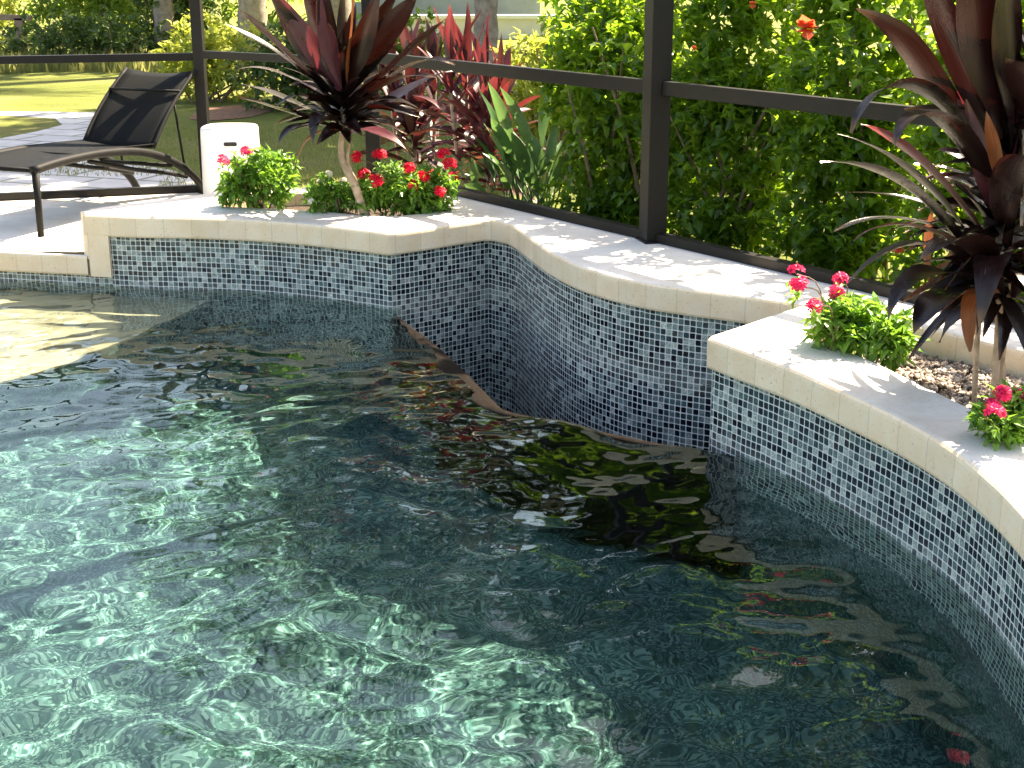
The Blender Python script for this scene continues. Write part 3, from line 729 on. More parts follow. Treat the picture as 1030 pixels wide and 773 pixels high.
def left_ti():
    base = Vector((-.773, 7.42, .13)); root = empty('ti_plant', base, 'tall dark burgundy ti plant on a thin leaning cane in the left planter', 'ti plant')
    D = 7.45; hub = Q(345, 128, D); top = Q(343, 62, D)
    mb = MB(); mb.tube(cr([base, Q(358, 190, 7.42), Q(346, 165, D), Q(343, 150, D), Q(345, 120, D), Q(343, 70, D)], 4), [.026-.0007*k for k in range(21)], 9)
    mb.tube(cr([base+Vector((.02, .01, 0)), Q(362, 192, 7.44), Q(350, 163, D), Q(352, 140, D)], 4), [.010]*13, 7)
    mb.build('cane', M['ti_stem'], root, smooth=True)
    L = lambda *a: [a[0]]+list(a[1:])
    c = lambda u, v, d=0: (u, v, D+d)
    dark = [([c(343, 110), c(310, 75), c(280, 50, -.1), c(227, 24, -.2)], 15), ([c(343, 100), c(300, 70), c(270, 35, .1), c(241, 10, .2)], 14, .6),
            ([c(340, 95), c(310, 65, -.1), c(290, 20, -.2), c(268, -12, -.25)], 20, .5), ([c(342, 90), c(325, 50), c(312, 10, -.1), c(308, -30, -.2)], 20, 1.0),
            ([c(345, 85), c(345, 40, -.1), c(350, 0, -.2), c(345, -60, -.2)], 24, 1.3), ([c(348, 90), c(365, 50), c(385, 15, -.1), c(402, -12, -.15)], 20, -.8),
            ([c(350, 95), c(372, 60, -.1), c(398, 20, -.2), c(421, -6, -.2)], 22, -.6), ([c(352, 105), c(385, 80), c(410, 50, -.1), c(448, 20, -.1)], 15, -.4),
            ([c(350, 110), c(390, 85, -.1), c(425, 45, -.25), c(458, 66, -.3)], 17, .1), ([c(352, 118), c(390, 110), c(425, 75, .1), c(455, 72, .3)], 15, .3),
            ([c(343, 120), c(300, 110), c(270, 90, .1), c(243, 85, .2)], 17, .3), ([c(342, 122), c(300, 122, -.1), c(270, 105, -.1), c(240, 98, -.2)], 16, .2),
            ([c(340, 105), c(300, 80), c(265, 62, .2), c(240, 70, .3)], 13), ([c(343, 128), c(310, 125), c(288, 120, -.1), c(279, 149, -.15)], 12),
            ([c(345, 125), c(325, 105, -.2), c(314, 110, -.3), c(315, 148, -.33)], 13, .1), ([c(348, 125), c(365, 98, -.2), c(395, 92, -.3), c(425, 112, -.3)], 15, .2),
            ([c(350, 120), c(372, 92, -.15), c(400, 70, -.3), c(440, 78, -.4)], 18, .1), ([c(343, 130), c(320, 95, -.2), c(300, 88, -.3), c(277, 108, -.3)], 15),
            ([c(350, 130), c(362, 128, .1), c(385, 118, .2), c(410, 150, .2)], 13), ([c(346, 100), c(352, 60, -.2), c(372, 30, -.3), c(382, -20, -.3)], 20, -1.0),
            ([c(344, 100), c(332, 60, -.2), c(330, 20, -.3), c(322, -40, -.3)], 20, .9), ([c(348, 122), c(380, 112, .2), c(410, 100, .3), c(432, 118, .4)], 12)]
    bez_blades(root, 'leaves', M['ti_dark'], dark, D)
    red = [([c(341, 92, -.1), c(322, 62, -.2), c(300, 28, -.2), c(277, -8, -.2)], 17, .8), ([c(344, 90, -.1), c(332, 50, -.2), c(325, 25, -.3), c(322, -12, -.3)], 17, 1.0),
           ([c(350, 134, -.1), c(362, 128, -.2), c(385, 128, -.3), c(410, 152, -.35)], 13, .2)]
    bez_blades(root, 'red_leaves', M['ti_red'], red, D)
    old = [([c(349, 90, -.1), c(352, 55, -.2), c(356, 20, -.25), c(357, -16, -.25)], 15, 1.2), ([c(340, 132, -.1), c(318, 130, -.15), c(302, 140, -.2), c(297, 171, -.2)], 12, .2)]
    o = bez_blades(root, 'old_leaves', M['ti_old'], old, D); o['label'] = 'orange and rusty older leaves'
    mb = MB(); rosette(mb, Q(345, 130, D), Q(344, 80, D), 84, (.30, .50), (.055, .08), -.1, 1.35, .25)
    mb.build('inner_leaves', M['ti_dark'], root, smooth=True)
left_ti()

def right_ti():
    base = Vector((1.535, 4.22, .09)); root = empty('ti_plant', base, 'large dark purple ti plant with drooping leaves in the gravel of the right planter', 'ti plant')
    D = 4.2; c = lambda u, v, d=0: (u, v, D+d)
    mb = MB()
    for k, (dx, dy, tx, ty, r_) in enumerate(((0, 0, 1003, 150, .012), (.05, .10, 1018, 180, .011), (.13, -.02, 1032, 130, .013), (-.04, .06, 1000, 230, .009), (.09, .16, 1012, 240, .010))):
        b = base+Vector((dx, dy, 0)); t_ = Q(tx, ty, D+dy*.6); m_ = b.lerp(t_, .5)+Vector((random.uniform(-.02, .02), 0, 0))
        mb.tube(cr([b, m_, t_], 5), r_, 9)
    mb.build('canes', M['ti_stem'], root, smooth=True)
    dark = [([c(996, 215, .1), c(975, 110, .1), c(905, 60, -.05), c(930, 35, -.1), c(861, 9, -.15)], 26, .5, .8),
            ([c(1000, 180), c(965, 115, -.1), c(915, 40, -.2), c(868, 95, -.3), c(856, 134, -.3)], 23, .1, .3),
            ([c(1008, 215), c(985, 150, -.15), c(935, 75, -.3), c(905, 120, -.4), c(900, 148, -.42)], 26, .1),
            ([c(990, 260), c(950, 200), c(905, 150, -.1), c(842, 135, -.2)], 15, .1, .4),
            ([c(992, 290), c(955, 215, -.1), c(900, 160, -.25), c(825, 163, -.35)], 25, -.1, .2),
            ([c(990, 240, .1), c(950, 205, .1), c(900, 192, .1), c(850, 194, .1)], 12),
            ([c(985, 255), c(950, 225), c(890, 205, -.1), c(839, 233, -.15)], 14, .1),
            ([c(995, 270), c(950, 235, -.1), c(910, 215, -.1), c(890, 238, -.1)], 15),
            ([c(1000, 285), c(965, 240, -.2), c(900, 225, -.3), c(850, 289, -.35)], 27, .1),
            ([c(1002, 300), c(960, 262, -.2), c(905, 262, -.35), c(893, 323, -.4)], 27, 0),
            ([c(1000, 295, .1), c(965, 290, -.05), c(940, 290, -.2), c(919, 336, -.25)], 34, .1),
            ([c(998, 150), c(985, 80, -.05), c(955, 30, -.1), c(922, -40, -.15)], 30, .8),
            ([c(1008, 140), c(1000, 60, -.1), c(990, 0, -.15), c(968, -80, -.2)], 46, 1.1),
            ([c(1018, 150), c(1022, 60, -.1), c(1020, 0, -.15), c(1012, -90, -.2)], 44, 1.3),
            ([c(1025, 160), c(1045, 90), c(1060, 30), c(1080, -40)], 40, -1.0),
            ([c(1004, 180), c(990, 100, .1), c(968, 60, .15), c(948, -20, .2)], 34, .7),
            ([c(1014, 250), c(1010, 190, -.25), c(1022, 140, -.35), c(1042, 160, -.4)], 34, .6),
            ([c(1010, 300), c(985, 235, -.3), c(965, 225, -.4), c(925, 262, -.45)], 30, .1),
            ([c(1015, 280), c(1000, 240, -.3), c(1000, 250, -.4), c(985, 330, -.42)], 30, .3),
            ([c(1020, 300), c(1035, 260, -.2), c(1050, 270, -.3), c(1060, 350, -.3)], 34),
            ([c(1005, 330, .1), c(985, 300, 0), c(960, 310, 0), c(945, 345, 0)], 22)]
    bez_blades(root, 'leaves', M['ti_dark'], dark, D)
    red = [([c(995, 245), c(960, 190), c(905, 135, -.05), c(866, 125, -.1)], 15, .2, .5), ([c(990, 262), c(955, 235, -.15), c(895, 208, -.25), c(858, 243, -.3)], 14, .1),
           ([c(1000, 210, .02), c(985, 150, 0), c(975, 120, 0), c(965, 62, 0)], 22, 1.2), ([c(1008, 230, -.05), c(1000, 180, -.1), c(985, 160, -.1), c(972, 100, -.1)], 22, 1.0),
           ([c(1012, 200, .05), c(1026, 140, 0), c(1036, 80, 0), c(1040, 20, 0)], 26, 1.2)]
    o = bez_blades(root, 'red_leaves', M['ti_red'], red, D); o['label'] = 'glowing red inner leaves'
    old = [([c(1003, 295, -.05), c(985, 285, -.15), c(972, 300, -.2), c(976, 354, -.2)], 24, .3), ([c(938, 210, .15), c(932, 235, .15), c(930, 255, .12), c(934, 286, .1)], 10, 1),
           ([c(1010, 200, -.1), c(1003, 160, -.15), c(998, 140, -.2), c(992, 112, -.2)], 12, .8)]
    o = bez_blades(root, 'old_leaves', M['ti_old'], old, D); o['label'] = 'rust brown hanging old leaves'
    mb = MB(); rosette(mb, Q(1012, 300, D+.1), Q(1008, 150, D+.1), 78, (.28, .46), (.052, .082), -.22, 1.35, .42)
    rosette(mb, Q(1000, 300, D), Q(1000, 230, D), 22, (.24, .38), (.05, .07), -.35, .6, .6)
    rosette(mb, Q(1050, 250, D), Q(1045, 60, D), 36, (.40, .58), (.07, .10), 0, 1.35, .4)
    mb.build('inner_leaves', M['ti_dark'], root, smooth=True)
right_ti()

# ------------------------------------------------------------------ bedding plants with flower heads
def bloom(mb, p, r_, n=13, up=Vector((0, -.45, 1)), petal=.45):
    """a dome of small five-petalled stars"""
    up = up.normalized()
    for k in range(n):
        d = (up+rdir()*.95).normalized(); q = Vector(p)+d*r_*random.uniform(.55, .95); pr = r_*petal
        a = d.cross(Vector((.3, .2, 1))).normalized(); b = d.cross(a)
        for j in range(5):
            th = 2*math.pi*j/5+k; e = a*math.cos(th)+b*math.sin(th); s_ = d.cross(e)
            mb.add([q, q+e*pr*.6-s_*pr*.32+d*pr*.1, q+e*pr+d*pr*.02, q+e*pr*.6+s_*pr*.32+d*pr*.1], [(0, 1, 2, 3)])
def bedding(name, label, base, cen, rad, n, leafL, leafmat_, blooms, petal, cat='flowering plant', br=.034, stem_n=9, extra=()):
    base = Vector(base); root = empty(name, base, label, cat)
    mb = MB(); tops = [Vector(cen)+Vector((random.uniform(-.8, .8)*rad[0], random.uniform(-.8, .8)*rad[1], random.uniform(-.2, .6)*rad[2])) for _ in range(stem_n)]
    stems(mb, base, tops, .005, .003)
    for b_ in blooms: mb.tube(cr([base, Vector(cen).lerp(Vector(b_), .6)+Vector((0, 0, .02)), Vector(b_)], 4), .0025, 5)
    mb.build('stems', M['twig'] if stem_n > 5 else M['bed_leaf'], root)
    mb = MB(); leaf_mass(mb, cen, rad, n, leafL, leafL*.42, .5, .6)
    for e in extra: leaf_mass(mb, e[0], e[1], e[2], leafL, leafL*.42, .5, .6)
    for _ in range(9):
        dv = rdir(); dv.z = abs(dv.z)*.8+.1; cc = Vector(cen)+Vector((dv.x*rad[0]*1.05, dv.y*rad[1], dv.z*rad[2]*1.15)); leaf_mass(mb, cc, (rad[0]*.22, rad[1]*.22, rad[2]*.3), 42, leafL*.9, leafL*.38, .5, .8)
    for b_ in blooms: 
        for k in range(6): small_leaf(mb, Vector(b_)-Vector((0, 0, br*.9+k*.006)), rdir()+Vector((0, 0, .1)), Vector((0, 0, 1)), leafL*.9, leafL*.4)
    mb.build('leaves', leafmat_, root)
    for b_ in blooms:
        mb = MB(); bloom(mb, b_, br*1.35*random.uniform(.85, 1.15), 20); mb.build('flower_head', petal, root)
    return root
q = lambda u, v, D: Q(u, v, D)
bedding('flower_bush', 'leafy green bush with two pink flower heads, leftmost in the left planter', (-1.38, 7.66, .13), q(266, 186, 7.62), (.19, .15, .15), 620, .065, M['bed_leaf'],
        [q(248, 154, 7.6), q(224, 163, 7.55)], M['petal_pink'], br=.03, extra=[(q(238, 190, 7.6), (.10, .1, .10), 350)])
fb = bedding('flower_bush', 'broad green bush with many red flower heads right of the thin cane', (-.55, 7.55, .13), q(412, 195, 7.55), (.25, .16, .14), 1150, .055, M['bed_leaf'],
        [q(382, 158, 7.5), q(359, 160, 7.55), q(379, 184, 7.4), q(366, 177, 7.5), q(412, 171, 7.5), q(417, 188, 7.4), q(425, 180, 7.45), q(446, 157, 7.55), q(452, 167, 7.5), q(443, 195, 7.4), q(436, 178, 7.6), q(398, 190, 7.6), q(456, 180, 7.6)],
        M['petal_red'], br=.033, extra=[(q(438, 195, 7.5), (.10, .1, .11), 500), (q(372, 196, 7.5), (.10, .1, .10), 450)])
mb = MB(); leaf_mass(mb, q(395, 176, 7.5), (.05, .04, .05), 160, .03, .018, .5); o = mb.build('pale_buds', M['pale_leaf'], fb)
bedding('flower_bush', 'small green plant with a few white flower heads left of the cane base', (-.93, 7.52, .13), q(336, 200, 7.5), (.13, .10, .10), 600, .05, M['bed_leaf'],
        [q(331, 176, 7.5), q(323, 184, 7.5), q(345, 183, 7.55), q(313, 203, 7.4)], M['petal_white'], br=.02)
bedding('flower_bush', 'bright green bush with magenta flower heads at the corner of the right planter', (1.12, 4.72, .09), q(862, 333, 4.7), (.13, .12, .08), 400, .062, M['bed_leaf'],
        [q(800, 275, 4.75), q(803, 288, 4.65), q(845, 283, 4.8), q(819, 310, 4.6), q(842, 296, 4.75)], M['petal_pink'], br=.026,
        extra=[(q(900, 345, 4.6), (.07, .07, .055), 320), (q(832, 330, 4.7), (.05, .05, .05), 160)])
bedding('flower_bush', 'leggy plant with magenta flower heads by the coping at the right picture edge', (1.45, 3.72, .12), q(1014, 428, 3.72), (.08, .07, .075), 420, .045, M['bed_leaf'],
        [q(1008, 397, 3.7), q(998, 410, 3.66), q(1020, 402, 3.75), q(1000, 417, 3.6)], M['petal_pink'], br=.026, stem_n=5)
# low green sprouts behind the near planter plant
mb = MB()
for k in range(34):
    b = Vector((random.uniform(1.22, 1.38), random.uniform(4.85, 5.05), .09)); d = (Vector((0, 0, 1))+rdir()*.5).normalized()
    blade(mb, [b, b+d*.1, b+d*.17+rdir()*.03], .02, 5)
rt = empty('bromeliad', (1.3, 4.95, .09), 'spiky pale green tuft behind the magenta flowers against the back coping', 'small plant'); mb.build('leaves', M['pale_leaf'], rt)

# ------------------------------------------------------------------ plants outside the screen
GZ = -.08
def outside_ti(name, label, base, canes, mat, n, Lr, Wr, dr=.25):
    base = Vector(base); root = empty(name, base, label, 'ti plant'); mb = MB(); ml = MB()
    for (dx, dy, h0, h1) in canes:
        b = base+Vector((dx*.3, dy*.3, 0)); t_ = base+Vector((dx, dy, h1)); mb.tube(cr([b, base+Vector((dx*.8, dy*.8, h0)), t_], 4), .013, 7)
        rosette(ml, base+Vector((dx*.8, dy*.8, h0)), t_, n, Lr, Wr, .0, 1.45, dr)
    mb.build('canes', M['ti_stem'], root); ml.build('leaves', mat, root, smooth=True)
outside_ti('ti_plant', 'bright red ti plant with upright leaves outside the screen beside the palm trunk', (-.17, 8.75, GZ),
           [(.0, 0, .28, .85), (.10, .08, .35, .80), (-.12, .1, .40, .95), (-.22, .0, .45, 1.0), (.05, -.05, .2, .5)], M['ti_red'], 26, (.34, .52), (.045, .07), .30)
outside_ti('ti_plant', 'dull maroon ti plant in shade behind the dark-leaved planter plant', (-.66, 9.35, GZ),
           [(.0, 0, .3, .9), (-.15, .1, .4, .75), (.15, .1, .2, .9), (.02, -.1, .2, .55)], M['ti_maroon'], 22, (.36, .52), (.06, .085), .3)
def strap_plant(label, base, n, hmax):
    base = Vector(base); root = empty('strap_leaf_plant', base, label, 'leafy plant'); mb = MB(); ms = MB()
    for k in range(n):
        a = random.uniform(0, 6.28); sp_ = random.uniform(.05, .38); h = hmax*random.uniform(.45, 1); b = base+Vector((random.uniform(-.12, .12), random.uniform(-.1, .1), 0))
        top_ = b+Vector((math.cos(a)*sp_, math.sin(a)*sp_, h)); m_ = b.lerp(top_, .55)+Vector((0, 0, .03))
        ms.tube([b, b.lerp(m_, .5), m_], [.007, .006, .004], 6)
        d = (top_-b).normalized(); e = m_+d*h*.5+Vector((math.cos(a), math.sin(a), -.2))*.08
        blade(mb, [m_-d*.02, m_+d*h*.25, e], random.uniform(.06, .085), 8, .15, random.uniform(-1, 1), .3, .4)
    ms.build('stalks', M['strap'], root, smooth=True); mb.build('leaves', M['strap'], root, smooth=True)
strap_plant('grey-green strap-leaved plant between the red ti plant and the hibiscus hedge', (.16, 8.35, GZ), 30, .86)
strap_plant('low arching strap-leaved clump at the foot of the red ti plant', (-.08, 8.5, GZ), 16, .55)

def shrub(name, label, base, cen, rad, n, L, W, mat, cat='shrub', group=None, nst=10, extra=(), flowers=()):
    base = Vector(base); root = empty(name, base, label, cat, group); mb = MB()
    tops = [Vector(cen)+Vector((random.uniform(-.8, .8)*rad[0], random.uniform(-.8, .8)*rad[1], random.uniform(-.5, .7)*rad[2])) for _ in range(nst)]
    for t_ in tops:
        b = base+Vector((random.uniform(-.4, .4)*rad[0], random.uniform(-.3, .3)*rad[1], 0)); mb.tube(cr([b, b.lerp(t_, .5)+rdir()*.06, t_], 4), [.016-.0014*k for k in range(9)], 6)
    mb.build('stems', M['twig'], root)
    mb = MB(); leaf_mass(mb, cen, rad, n, L, W, .55, .5)
    if group: leaf_mass(mb, (cen[0]-.04, cen[1]-.12, .16), (rad[0]*1.05, rad[1]*.9, .26), 1300, L*.9, W*.9, .6, .5)
    for e in extra: leaf_mass(mb, e[0], e[1], e[2], L, W, .55, .5)
    mb.build('leaves', mat, root)
    for p, r_ in flowers:
        mb = MB(); p = Vector(p)
        for k in range(16):
            d = (Vector((-.1, -1, .15))+rdir()*.75).normalized(); sd = d.cross(Vector((0, 0, 1))).normalized()
            mb.add([p, p+d*r_*.6-sd*r_*.4, p+d*r_+rdir()*r_*.2, p+d*r_*.6+sd*r_*.4], [(0, 1, 2, 3)])
        mb.build('flower', M['petal_orange'], root)
    return root
HG = 'hibiscus bushes forming the hedge outside the screen'
shrub('hibiscus_bush', 'hibiscus bush left of the right screen post, rounded bright green top', (.62, 7.95, GZ), (.66, 8.0, .62), (.46, .44, .78), 4200, .075, .05, M['hibiscus'], group=HG,
      extra=[((.55, 8.1, 1.12), (.40, .35, .28), 900), ((.35, 8.3, .85), (.22, .25, .40), 700)])
shrub('hibiscus_bush', 'hibiscus bush straight behind the right screen post with no bloom', (1.15, 7.45, GZ), (1.18, 7.55, .68), (.52, .46, .86), 4800, .075, .05, M['hibiscus'], group=HG,
      extra=[((1.15, 7.6, 1.35), (.45, .4, .35), 1100)])
shrub('hibiscus_bush', 'hibiscus bush right of the screen post bearing a large coral bloom near its top', (1.75, 6.95, GZ), (1.72, 7.0, .70), (.52, .46, .88), 4900, .075, .05, M['hibiscus'], group=HG,
      extra=[((1.65, 7.05, 1.4), (.5, .4, .4), 1200)], flowers=[(Q(810, 29, 6.35), .075), (Q(757, 5, 6.7), .025), (Q(698, 49, 6.8), .02)])
shrub('hibiscus_bush', 'hibiscus bush behind the large purple ti plant with a small red bud', (2.25, 6.2, GZ), (2.2, 6.3, .70), (.50, .46, .88), 4300, .075, .05, M['hibiscus'], group=HG,
      extra=[((2.15, 6.4, 1.4), (.45, .4, .4), 900)], flowers=[(Q(903, 250, 5.75), .03)])
shrub('hibiscus_bush', 'last hibiscus bush of the hedge at the right edge behind the purple leaves', (2.72, 5.45, GZ), (2.65, 5.55, .70), (.46, .46, .86), 3300, .075, .05, M['hibiscus'], group=HG)
shrub('croton_bush', 'yellow-green loose shrub left of the hibiscus hedge near the palm', (.28, 10.4, GZ), (.25, 10.4, .62), (.42, .35, .5), 1300, .10, .045, M['far_yellow'])
shrub('leafy_shrub', 'dark green shrub behind the yellow-green shrub at the hedge end', (.95, 11.2, GZ), (.9, 11.2, .7), (.7, .5, .75), 2000, .10, .06, M['far_leaf'])

# ------------------------------------------------------------------ path, mulch bed and far things
def strip_sheet(name, pts, z, mat):
    mb = MB(); sheet(mb, pts, z); o = mb.build(name, mat); tag(o, kind='structure'); return o
path_pts = [P(*p, 0).xy for p in ((-60, 140), (0, 131), (38, 124), (62, 118), (55, 112), (0, 109), (-160, 106), (-160, 103), (0, 105), (95, 106), (122, 112), (126, 120), (104, 128), (84, 134), (80, 142), (110, 152), (175, 162), (205, 175))]
path_pts = [Vector((p.x, p.y)) for p in path_pts]+v2([(-2.15, 9.68), (-3.4, 9.31), (-8, 8.0)])
strip_sheet('paver_path', path_pts, -.076, M['paver'])
strip_sheet('mulch_bed', [P(*p, -.05).xy for p in ((190, 118), (215, 119), (250, 116), (280, 108), (250, 103), (200, 107))], -.072, simple('orange_mulch', (.20, .09, .045), (.36, .19, .11), 18, .95, 1, .03))

def trunk_mesh(mb, b, t_, r0, r1, lean=.1, n=14):
    b = Vector(b); t_ = Vector(t_); m_ = b.lerp(t_, .5)+Vector((lean, 0, 0)); pts = cr([b, m_, t_], n//2)
    mb.tube(pts, [(r0*1.35 if k == 0 else r0)+(r1-r0)*k/len(pts)+.012*((k % 2)*2-1)*(r0/.2) for k in range(len(pts))], 16)
def palm(label, base, h, r0, nf=26, Lf=2.3):
    base = Vector(base); root = empty('palm_tree', base, label, 'palm tree'); top_ = base+Vector((random.uniform(-.3, .3), random.uniform(-.2, .2), h))
    mb = MB(); trunk_mesh(mb, base, top_, r0, r0*.7, .08, 40); mb.build('trunk', M['bark'], root, smooth=True)
    mb = MB()
    for k in range(nf):
        a = k*2.4; el = random.uniform(-.3, 1.2); d = Vector((math.cos(a)*math.cos(el), math.sin(a)*math.cos(el), math.sin(el))); L = Lf*random.uniform(.8, 1.1)
        pts = [top_+d*L*t-Vector((0, 0, .55*L*t*t)) for t in [i/12 for i in range(13)]]
        mb.tube(pts, [.02-.0012*i for i in range(13)], 5)
        for i in range(2, 13):
            tg = (pts[i]-pts[i-1]).normalized(); sd = tg.cross(Vector((0, 0, 1))); sd = sd.normalized() if sd.length > .1 else Vector((1, 0, 0))
            for j in range(3):
                p = pts[i-1].lerp(pts[i], j/3)
                for s_ in (-1, 1):
                    small_leaf(mb, p, sd*s_+tg*.7-Vector((0, 0, .35)), Vector((0, 0, 1)), .55*(1-abs(i/12-.45)), .035)
    mb.build('crown', M['far_dark'], root)
palm('thin grey palm trunk rising from the far lawn left of the left screen post', (-5.45, 22.4, GZ), 6.5, .16)
palm('thick grey palm trunk behind the tall dark ti plant', (-3.9, 21.5, GZ), 6.2, .22)
palm('slender pale palm trunk rising behind the red ti plant', (-.28, 15.5, GZ), 6.8, .135)

def tree(name, label, base, h, r0, cen, rad, n, L, W, mat, cat='tree', extra=()):
    base = Vector(base); root = empty(name, base, label, cat); mb = MB(); c_ = Vector(cen)
    trunk_mesh(mb, base, c_-Vector((0, 0, rad[2]*.3)), r0, r0*.5, random.uniform(-.1, .1))
    for k in range(9):
        d = rdir(); d.z = abs(d.z)*.6+.1; s_ = base.lerp(c_, random.uniform(.45, .9)); e = c_+Vector((d.x*rad[0]*.75, d.y*rad[1]*.75, d.z*rad[2]*.6)); mb.tube(cr([s_, s_.lerp(e, .5)+Vector((0, 0, .1)), e], 4), [r0*.4*(1-k_/10) for k_ in range(9)], 6)
    mb.build('trunk', M['bark'], root, smooth=True)
    mb = MB(); leaf_mass(mb, cen, rad, n, L, W, .5, .3)
    for e in extra: leaf_mass(mb, e[0], e[1], e[2], L, W, .5, .3)
    mb.build('crown', mat, root)
# bright shrubs and trees at the far side of the lawn
shrub('leafy_shrub', 'low olive shrub in front of the far green shrubs left of the lounger back', (-6.5, 21.8, GZ), (-6.4, 22.0, .25), (1.5, .6, .5), 2600, .12, .06, M['far_dark'])
shrub('leafy_shrub', 'low yellowish shrub at the far left picture edge under the wooden rail', (-8.9, 22.2, GZ), (-9.0, 22.4, .12), (1.2, .5, .42), 1700, .12, .06, M['far_yellow'])
shrub('leafy_shrub', 'hazy grey-green shrub far off between the palm trunks', (-7.6, 28.5, GZ), (-7.6, 28.5, .9), (3.4, .9, 1.3), 4200, .2, .10, M['far_leaf'])
shrub('leafy_shrub', 'large bright green shrub on the far lawn left of the thin palm trunk', (-6.9, 24.5, GZ), (-6.9, 24.5, 1.1), (1.3, 1.0, 1.3), 3400, .16, .09, M['far_leaf'])
shrub('leafy_shrub', 'yellow-green shrub at the far left edge beside the wooden rail', (-9.6, 24.5, GZ), (-9.7, 25.2, 1.0), (1.3, .9, 1.3), 3000, .16, .08, M['far_yellow'])
shrub('leafy_shrub', 'mid green shrub between the two left palm trunks', (-5.3, 22.5, GZ), (-5.2, 22.8, .85), (.75, .6, 1.0), 1800, .14, .07, M['far_dark'])
shrub('leafy_shrub', 'olive green shrub above the orange mulch behind the left screen post', (-3.7, 16.5, GZ), (-3.5, 16.6, .35), (.85, .5, .55), 2400, .10, .06, M['far_yellow'])
shrub('leafy_shrub', 'dark low shrub right of the olive shrub beyond the white tank cover', (-2.6, 15.5, GZ), (-2.4, 15.5, .35), (.75, .45, .55), 1900, .10, .06, M['far_dark'])
shrub('leafy_shrub', 'shaded green shrub under the pale house wall behind the ti plants', (-1.3, 16.5, GZ), (-1.2, 16.6, .42), (.9, .5, .55), 2200, .10, .06, M['far_leaf'])
shrub('leafy_shrub', 'sunlit shrub in front of the white low wall right of the slender palm', (.9, 17.5, GZ), (1.0, 17.5, .3), (1.1, .5, .6), 2200, .11, .06, M['far_yellow'])
tree('shade_tree', 'spreading tree at the far right beyond the hibiscus hedge', (3.9, 12.5, GZ), 5, .14, (3.9, 12.5, 3.0), (1.9, 1.6, 1.7), 3600, .13, .08, M['far_dark'])
tree('shade_tree', 'broad dark tree behind the bright far shrubs on the left', (-9.0, 32, GZ), 6, .25, (-9, 32, 2.9), (3.4, 2.0, 3.0), 3600, .28, .16, M['far_dark'])
tree('shade_tree', 'pale green airy tree behind the two left palm trunks', (-4.2, 31, GZ), 6, .2, (-4.6, 31, 2.2), (2.6, 1.6, 2.4), 3200, .24, .12, M['far_leaf'])
tree('shade_tree', 'green tree behind the white low wall at the centre right', (2.0, 27, GZ), 6, .2, (2.2, 27, 2.6), (2.3, 1.6, 2.4), 3000, .24, .12, M['far_leaf'])
tree('shade_tree', 'tree far behind the hibiscus hedge at the upper right', (6.8, 22, GZ), 6, .25, (6.8, 22, 3.2), (3.0, 2.0, 3.2), 3600, .24, .14, M['far_dark'])
tree('shade_tree', 'unseen leafy tree added to shade the pool, beyond the screen right of the picture', (4.5, 6.6, GZ), 5, .09, (4.35, 6.5, 3.3), (1.5, 1.9, .9), 2000, .12, .07, M['far_dark'])  # unseen tree added to cast shade on the right of the pool
tree('shade_tree', 'slim-trunked tree hidden low behind the middle of the hibiscus hedge', (2.9, 8.9, GZ), 5, .07, (2.75, 8.9, 4.0), (1.25, 1.1, .9), 620, .12, .06, M['far_dark'])
tree('sky_blocking_oak', 'added oak darkening the water reflection, crown above the picture, trunk right of the slender palm', (1.75, 16.5, GZ), 9, .22, (1.6, 16.5, 7.0), (3.2, 2.4, 4.2), 8500, .30, .17, M['far_dark'])  # added oak: its crown hides bright sky from the water's reflection
tree('sky_blocking_oak', 'added sky-blocking oak beyond left shrubs, crown above the picture behind the tall dark ti plant', (-3.2, 27, GZ), 9, .24, (-3.4, 27, 9.0), (4.6, 2.8, 5.0), 7000, .30, .17, M['far_dark'])  # another added crown that blocks reflected sky
tree('sky_blocking_oak', 'added oak filling a sky gap between the right-hand oaks, trunk hidden by the hibiscus hedge', (4.1, 20.5, GZ), 9, .22, (4.1, 20.5, 8.5), (3.0, 2.2, 6.0), 7500, .32, .18, M['far_dark'])  # added to close a bright sky gap in the reflection
tree('sky_blocking_oak', 'tall oak added to block sky reflection behind the right half of the hibiscus hedge', (6.3, 17.0, GZ), 9, .25, (6.2, 17.0, 6.4), (2.9, 2.4, 4.6), 7500, .30, .17, M['far_dark'])  # added behind the hedge to darken what the pool mirrors
# dry tall grass strip
mb = MB()
for k in range(6500):
    t = random.random(); x = -12+t*7.6; y = 20.6+random.uniform(0, 2.4)+.35*math.sin(x*1.7); b = Vector((x, y, GZ)); h = random.uniform(.08, .34)
    d = Vector((random.uniform(-.35, .35), random.uniform(-.35, .35), 1)).normalized(); sdx = random.uniform(.012, .022)
    mb.add([b-Vector((sdx, 0, 0)), b+Vector((sdx, 0, 0)), b+d*h], [(0, 1, 2)])
o = mb.build('tall_grass', M['dry_grass']); tag(o, 'yellowish tall grass along the far side of the lawn', 'grass', kind='stuff')
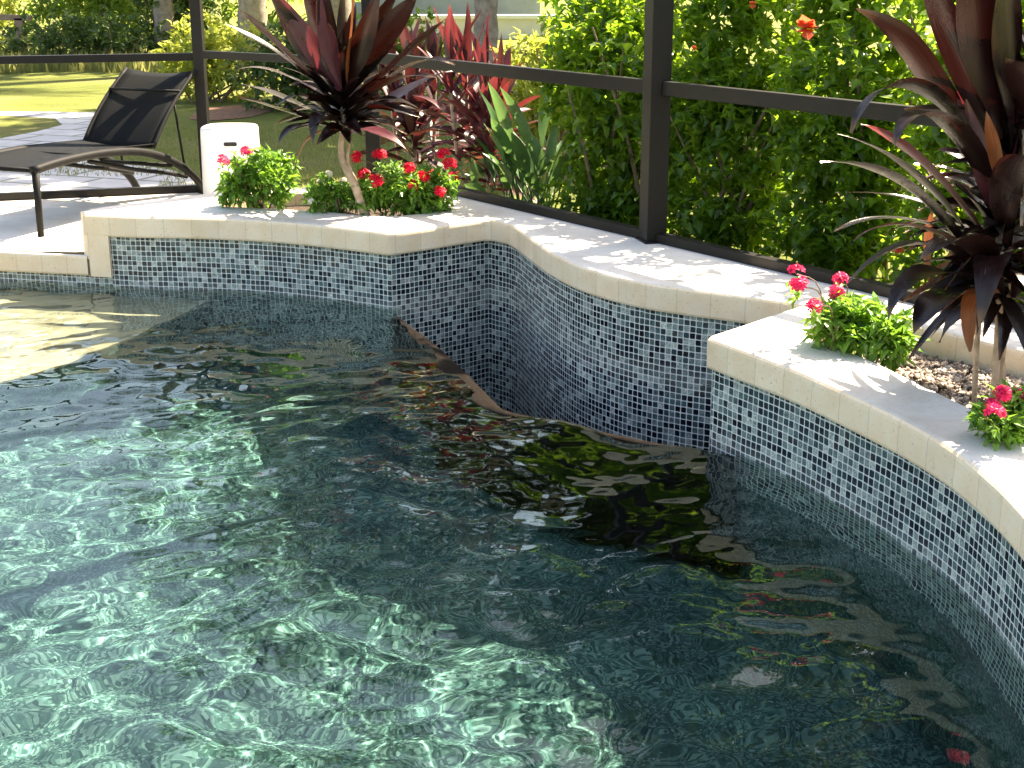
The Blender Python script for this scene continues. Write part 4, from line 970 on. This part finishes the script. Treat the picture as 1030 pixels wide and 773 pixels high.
# grass blades on the near lawn patches
mb = MB()
for k in range(9000):
    x = random.uniform(-3.6, .3); y = random.uniform(9.8, 13.8)
    if x < -2.6-(y-9.7)*.02 and y < 10.6: continue
    b = Vector((x, y, GZ)); h = random.uniform(.02, .05); d = Vector((random.uniform(-.5, .5), random.uniform(-.5, .5), 1)); mb.add([b-Vector((.004, 0, 0)), b+Vector((.004, 0, 0)), b+d*h], [(0, 1, 2)])
o = mb.build('grass', M['dry_grass']); tag(o, 'short grass blades on the lawn just outside the screen', 'grass', kind='stuff')

# wooden rail
def wrail():
    root = empty('wooden_rail', (-8.3, 23.2, GZ), 'weathered brown wooden rail on two posts at the far left', 'wooden rail')
    mb = MB(); mb.bar((-9.3, 23.2, .66), (-7.75, 23.2, .60), .12, .09); mb.build('top_rail', M['wood'], root, bevel=.008)
    for x in (-8.75, -7.95): mb = MB(); mb.box((x, 23.2, .26), (.14, .12, .70)); mb.build('post', M['wood'], root, bevel=.008)
wrail()
# low white wall and house
lw_ = empty('low_wall', (-.5, 30, GZ), 'long low white wall running across the background beside the slender palm', 'wall')
mb = MB(); mb.box((-.2, 30, .12), (4.9, .25, .42)); mb.build('wall', M['stucco'], lw_, bevel=.01)
mb = MB(); mb.box((-.2, 29.98, .37), (5.0, .36, .08)); mb.build('cap', M['white'], lw_, bevel=.01)
def house():
    root = empty('house', (-1.8, 38, GZ), 'pale blue-grey house wall and roof beyond the low white wall', 'house')
    mb = MB(); mb.box((-2.0, 38, 1.45), (5.4, 4, 3.06)); mb.build('wall', M['roof'], root)
    mb = MB(); x0, x1, y0, y1 = -5.1, 1.1, 35.6, 40.4
    mb.add([(x0, y0, 2.9), (x1, y0, 2.9), (x1, y1, 2.9), (x0, y1, 2.9), (x0+1.5, 38, 4.3), (x1-1.5, 38, 4.3)], [(0, 1, 5, 4), (1, 2, 5), (2, 3, 4, 5), (3, 0, 4), (3, 2, 1, 0)]); mb.build('roof', M['roof'], root)
    for x in (-3.4, -.6):
        mb = MB(); mb.box((x, 35.98, 1.5), (1.1, .08, 1.2)); wd = mb.build('window', M['white'], root)
        mb = MB(); mb.box((x, 35.93, 1.5), (.95, .04, 1.05)); mb.build('pane', M['glass'], wd)
house()
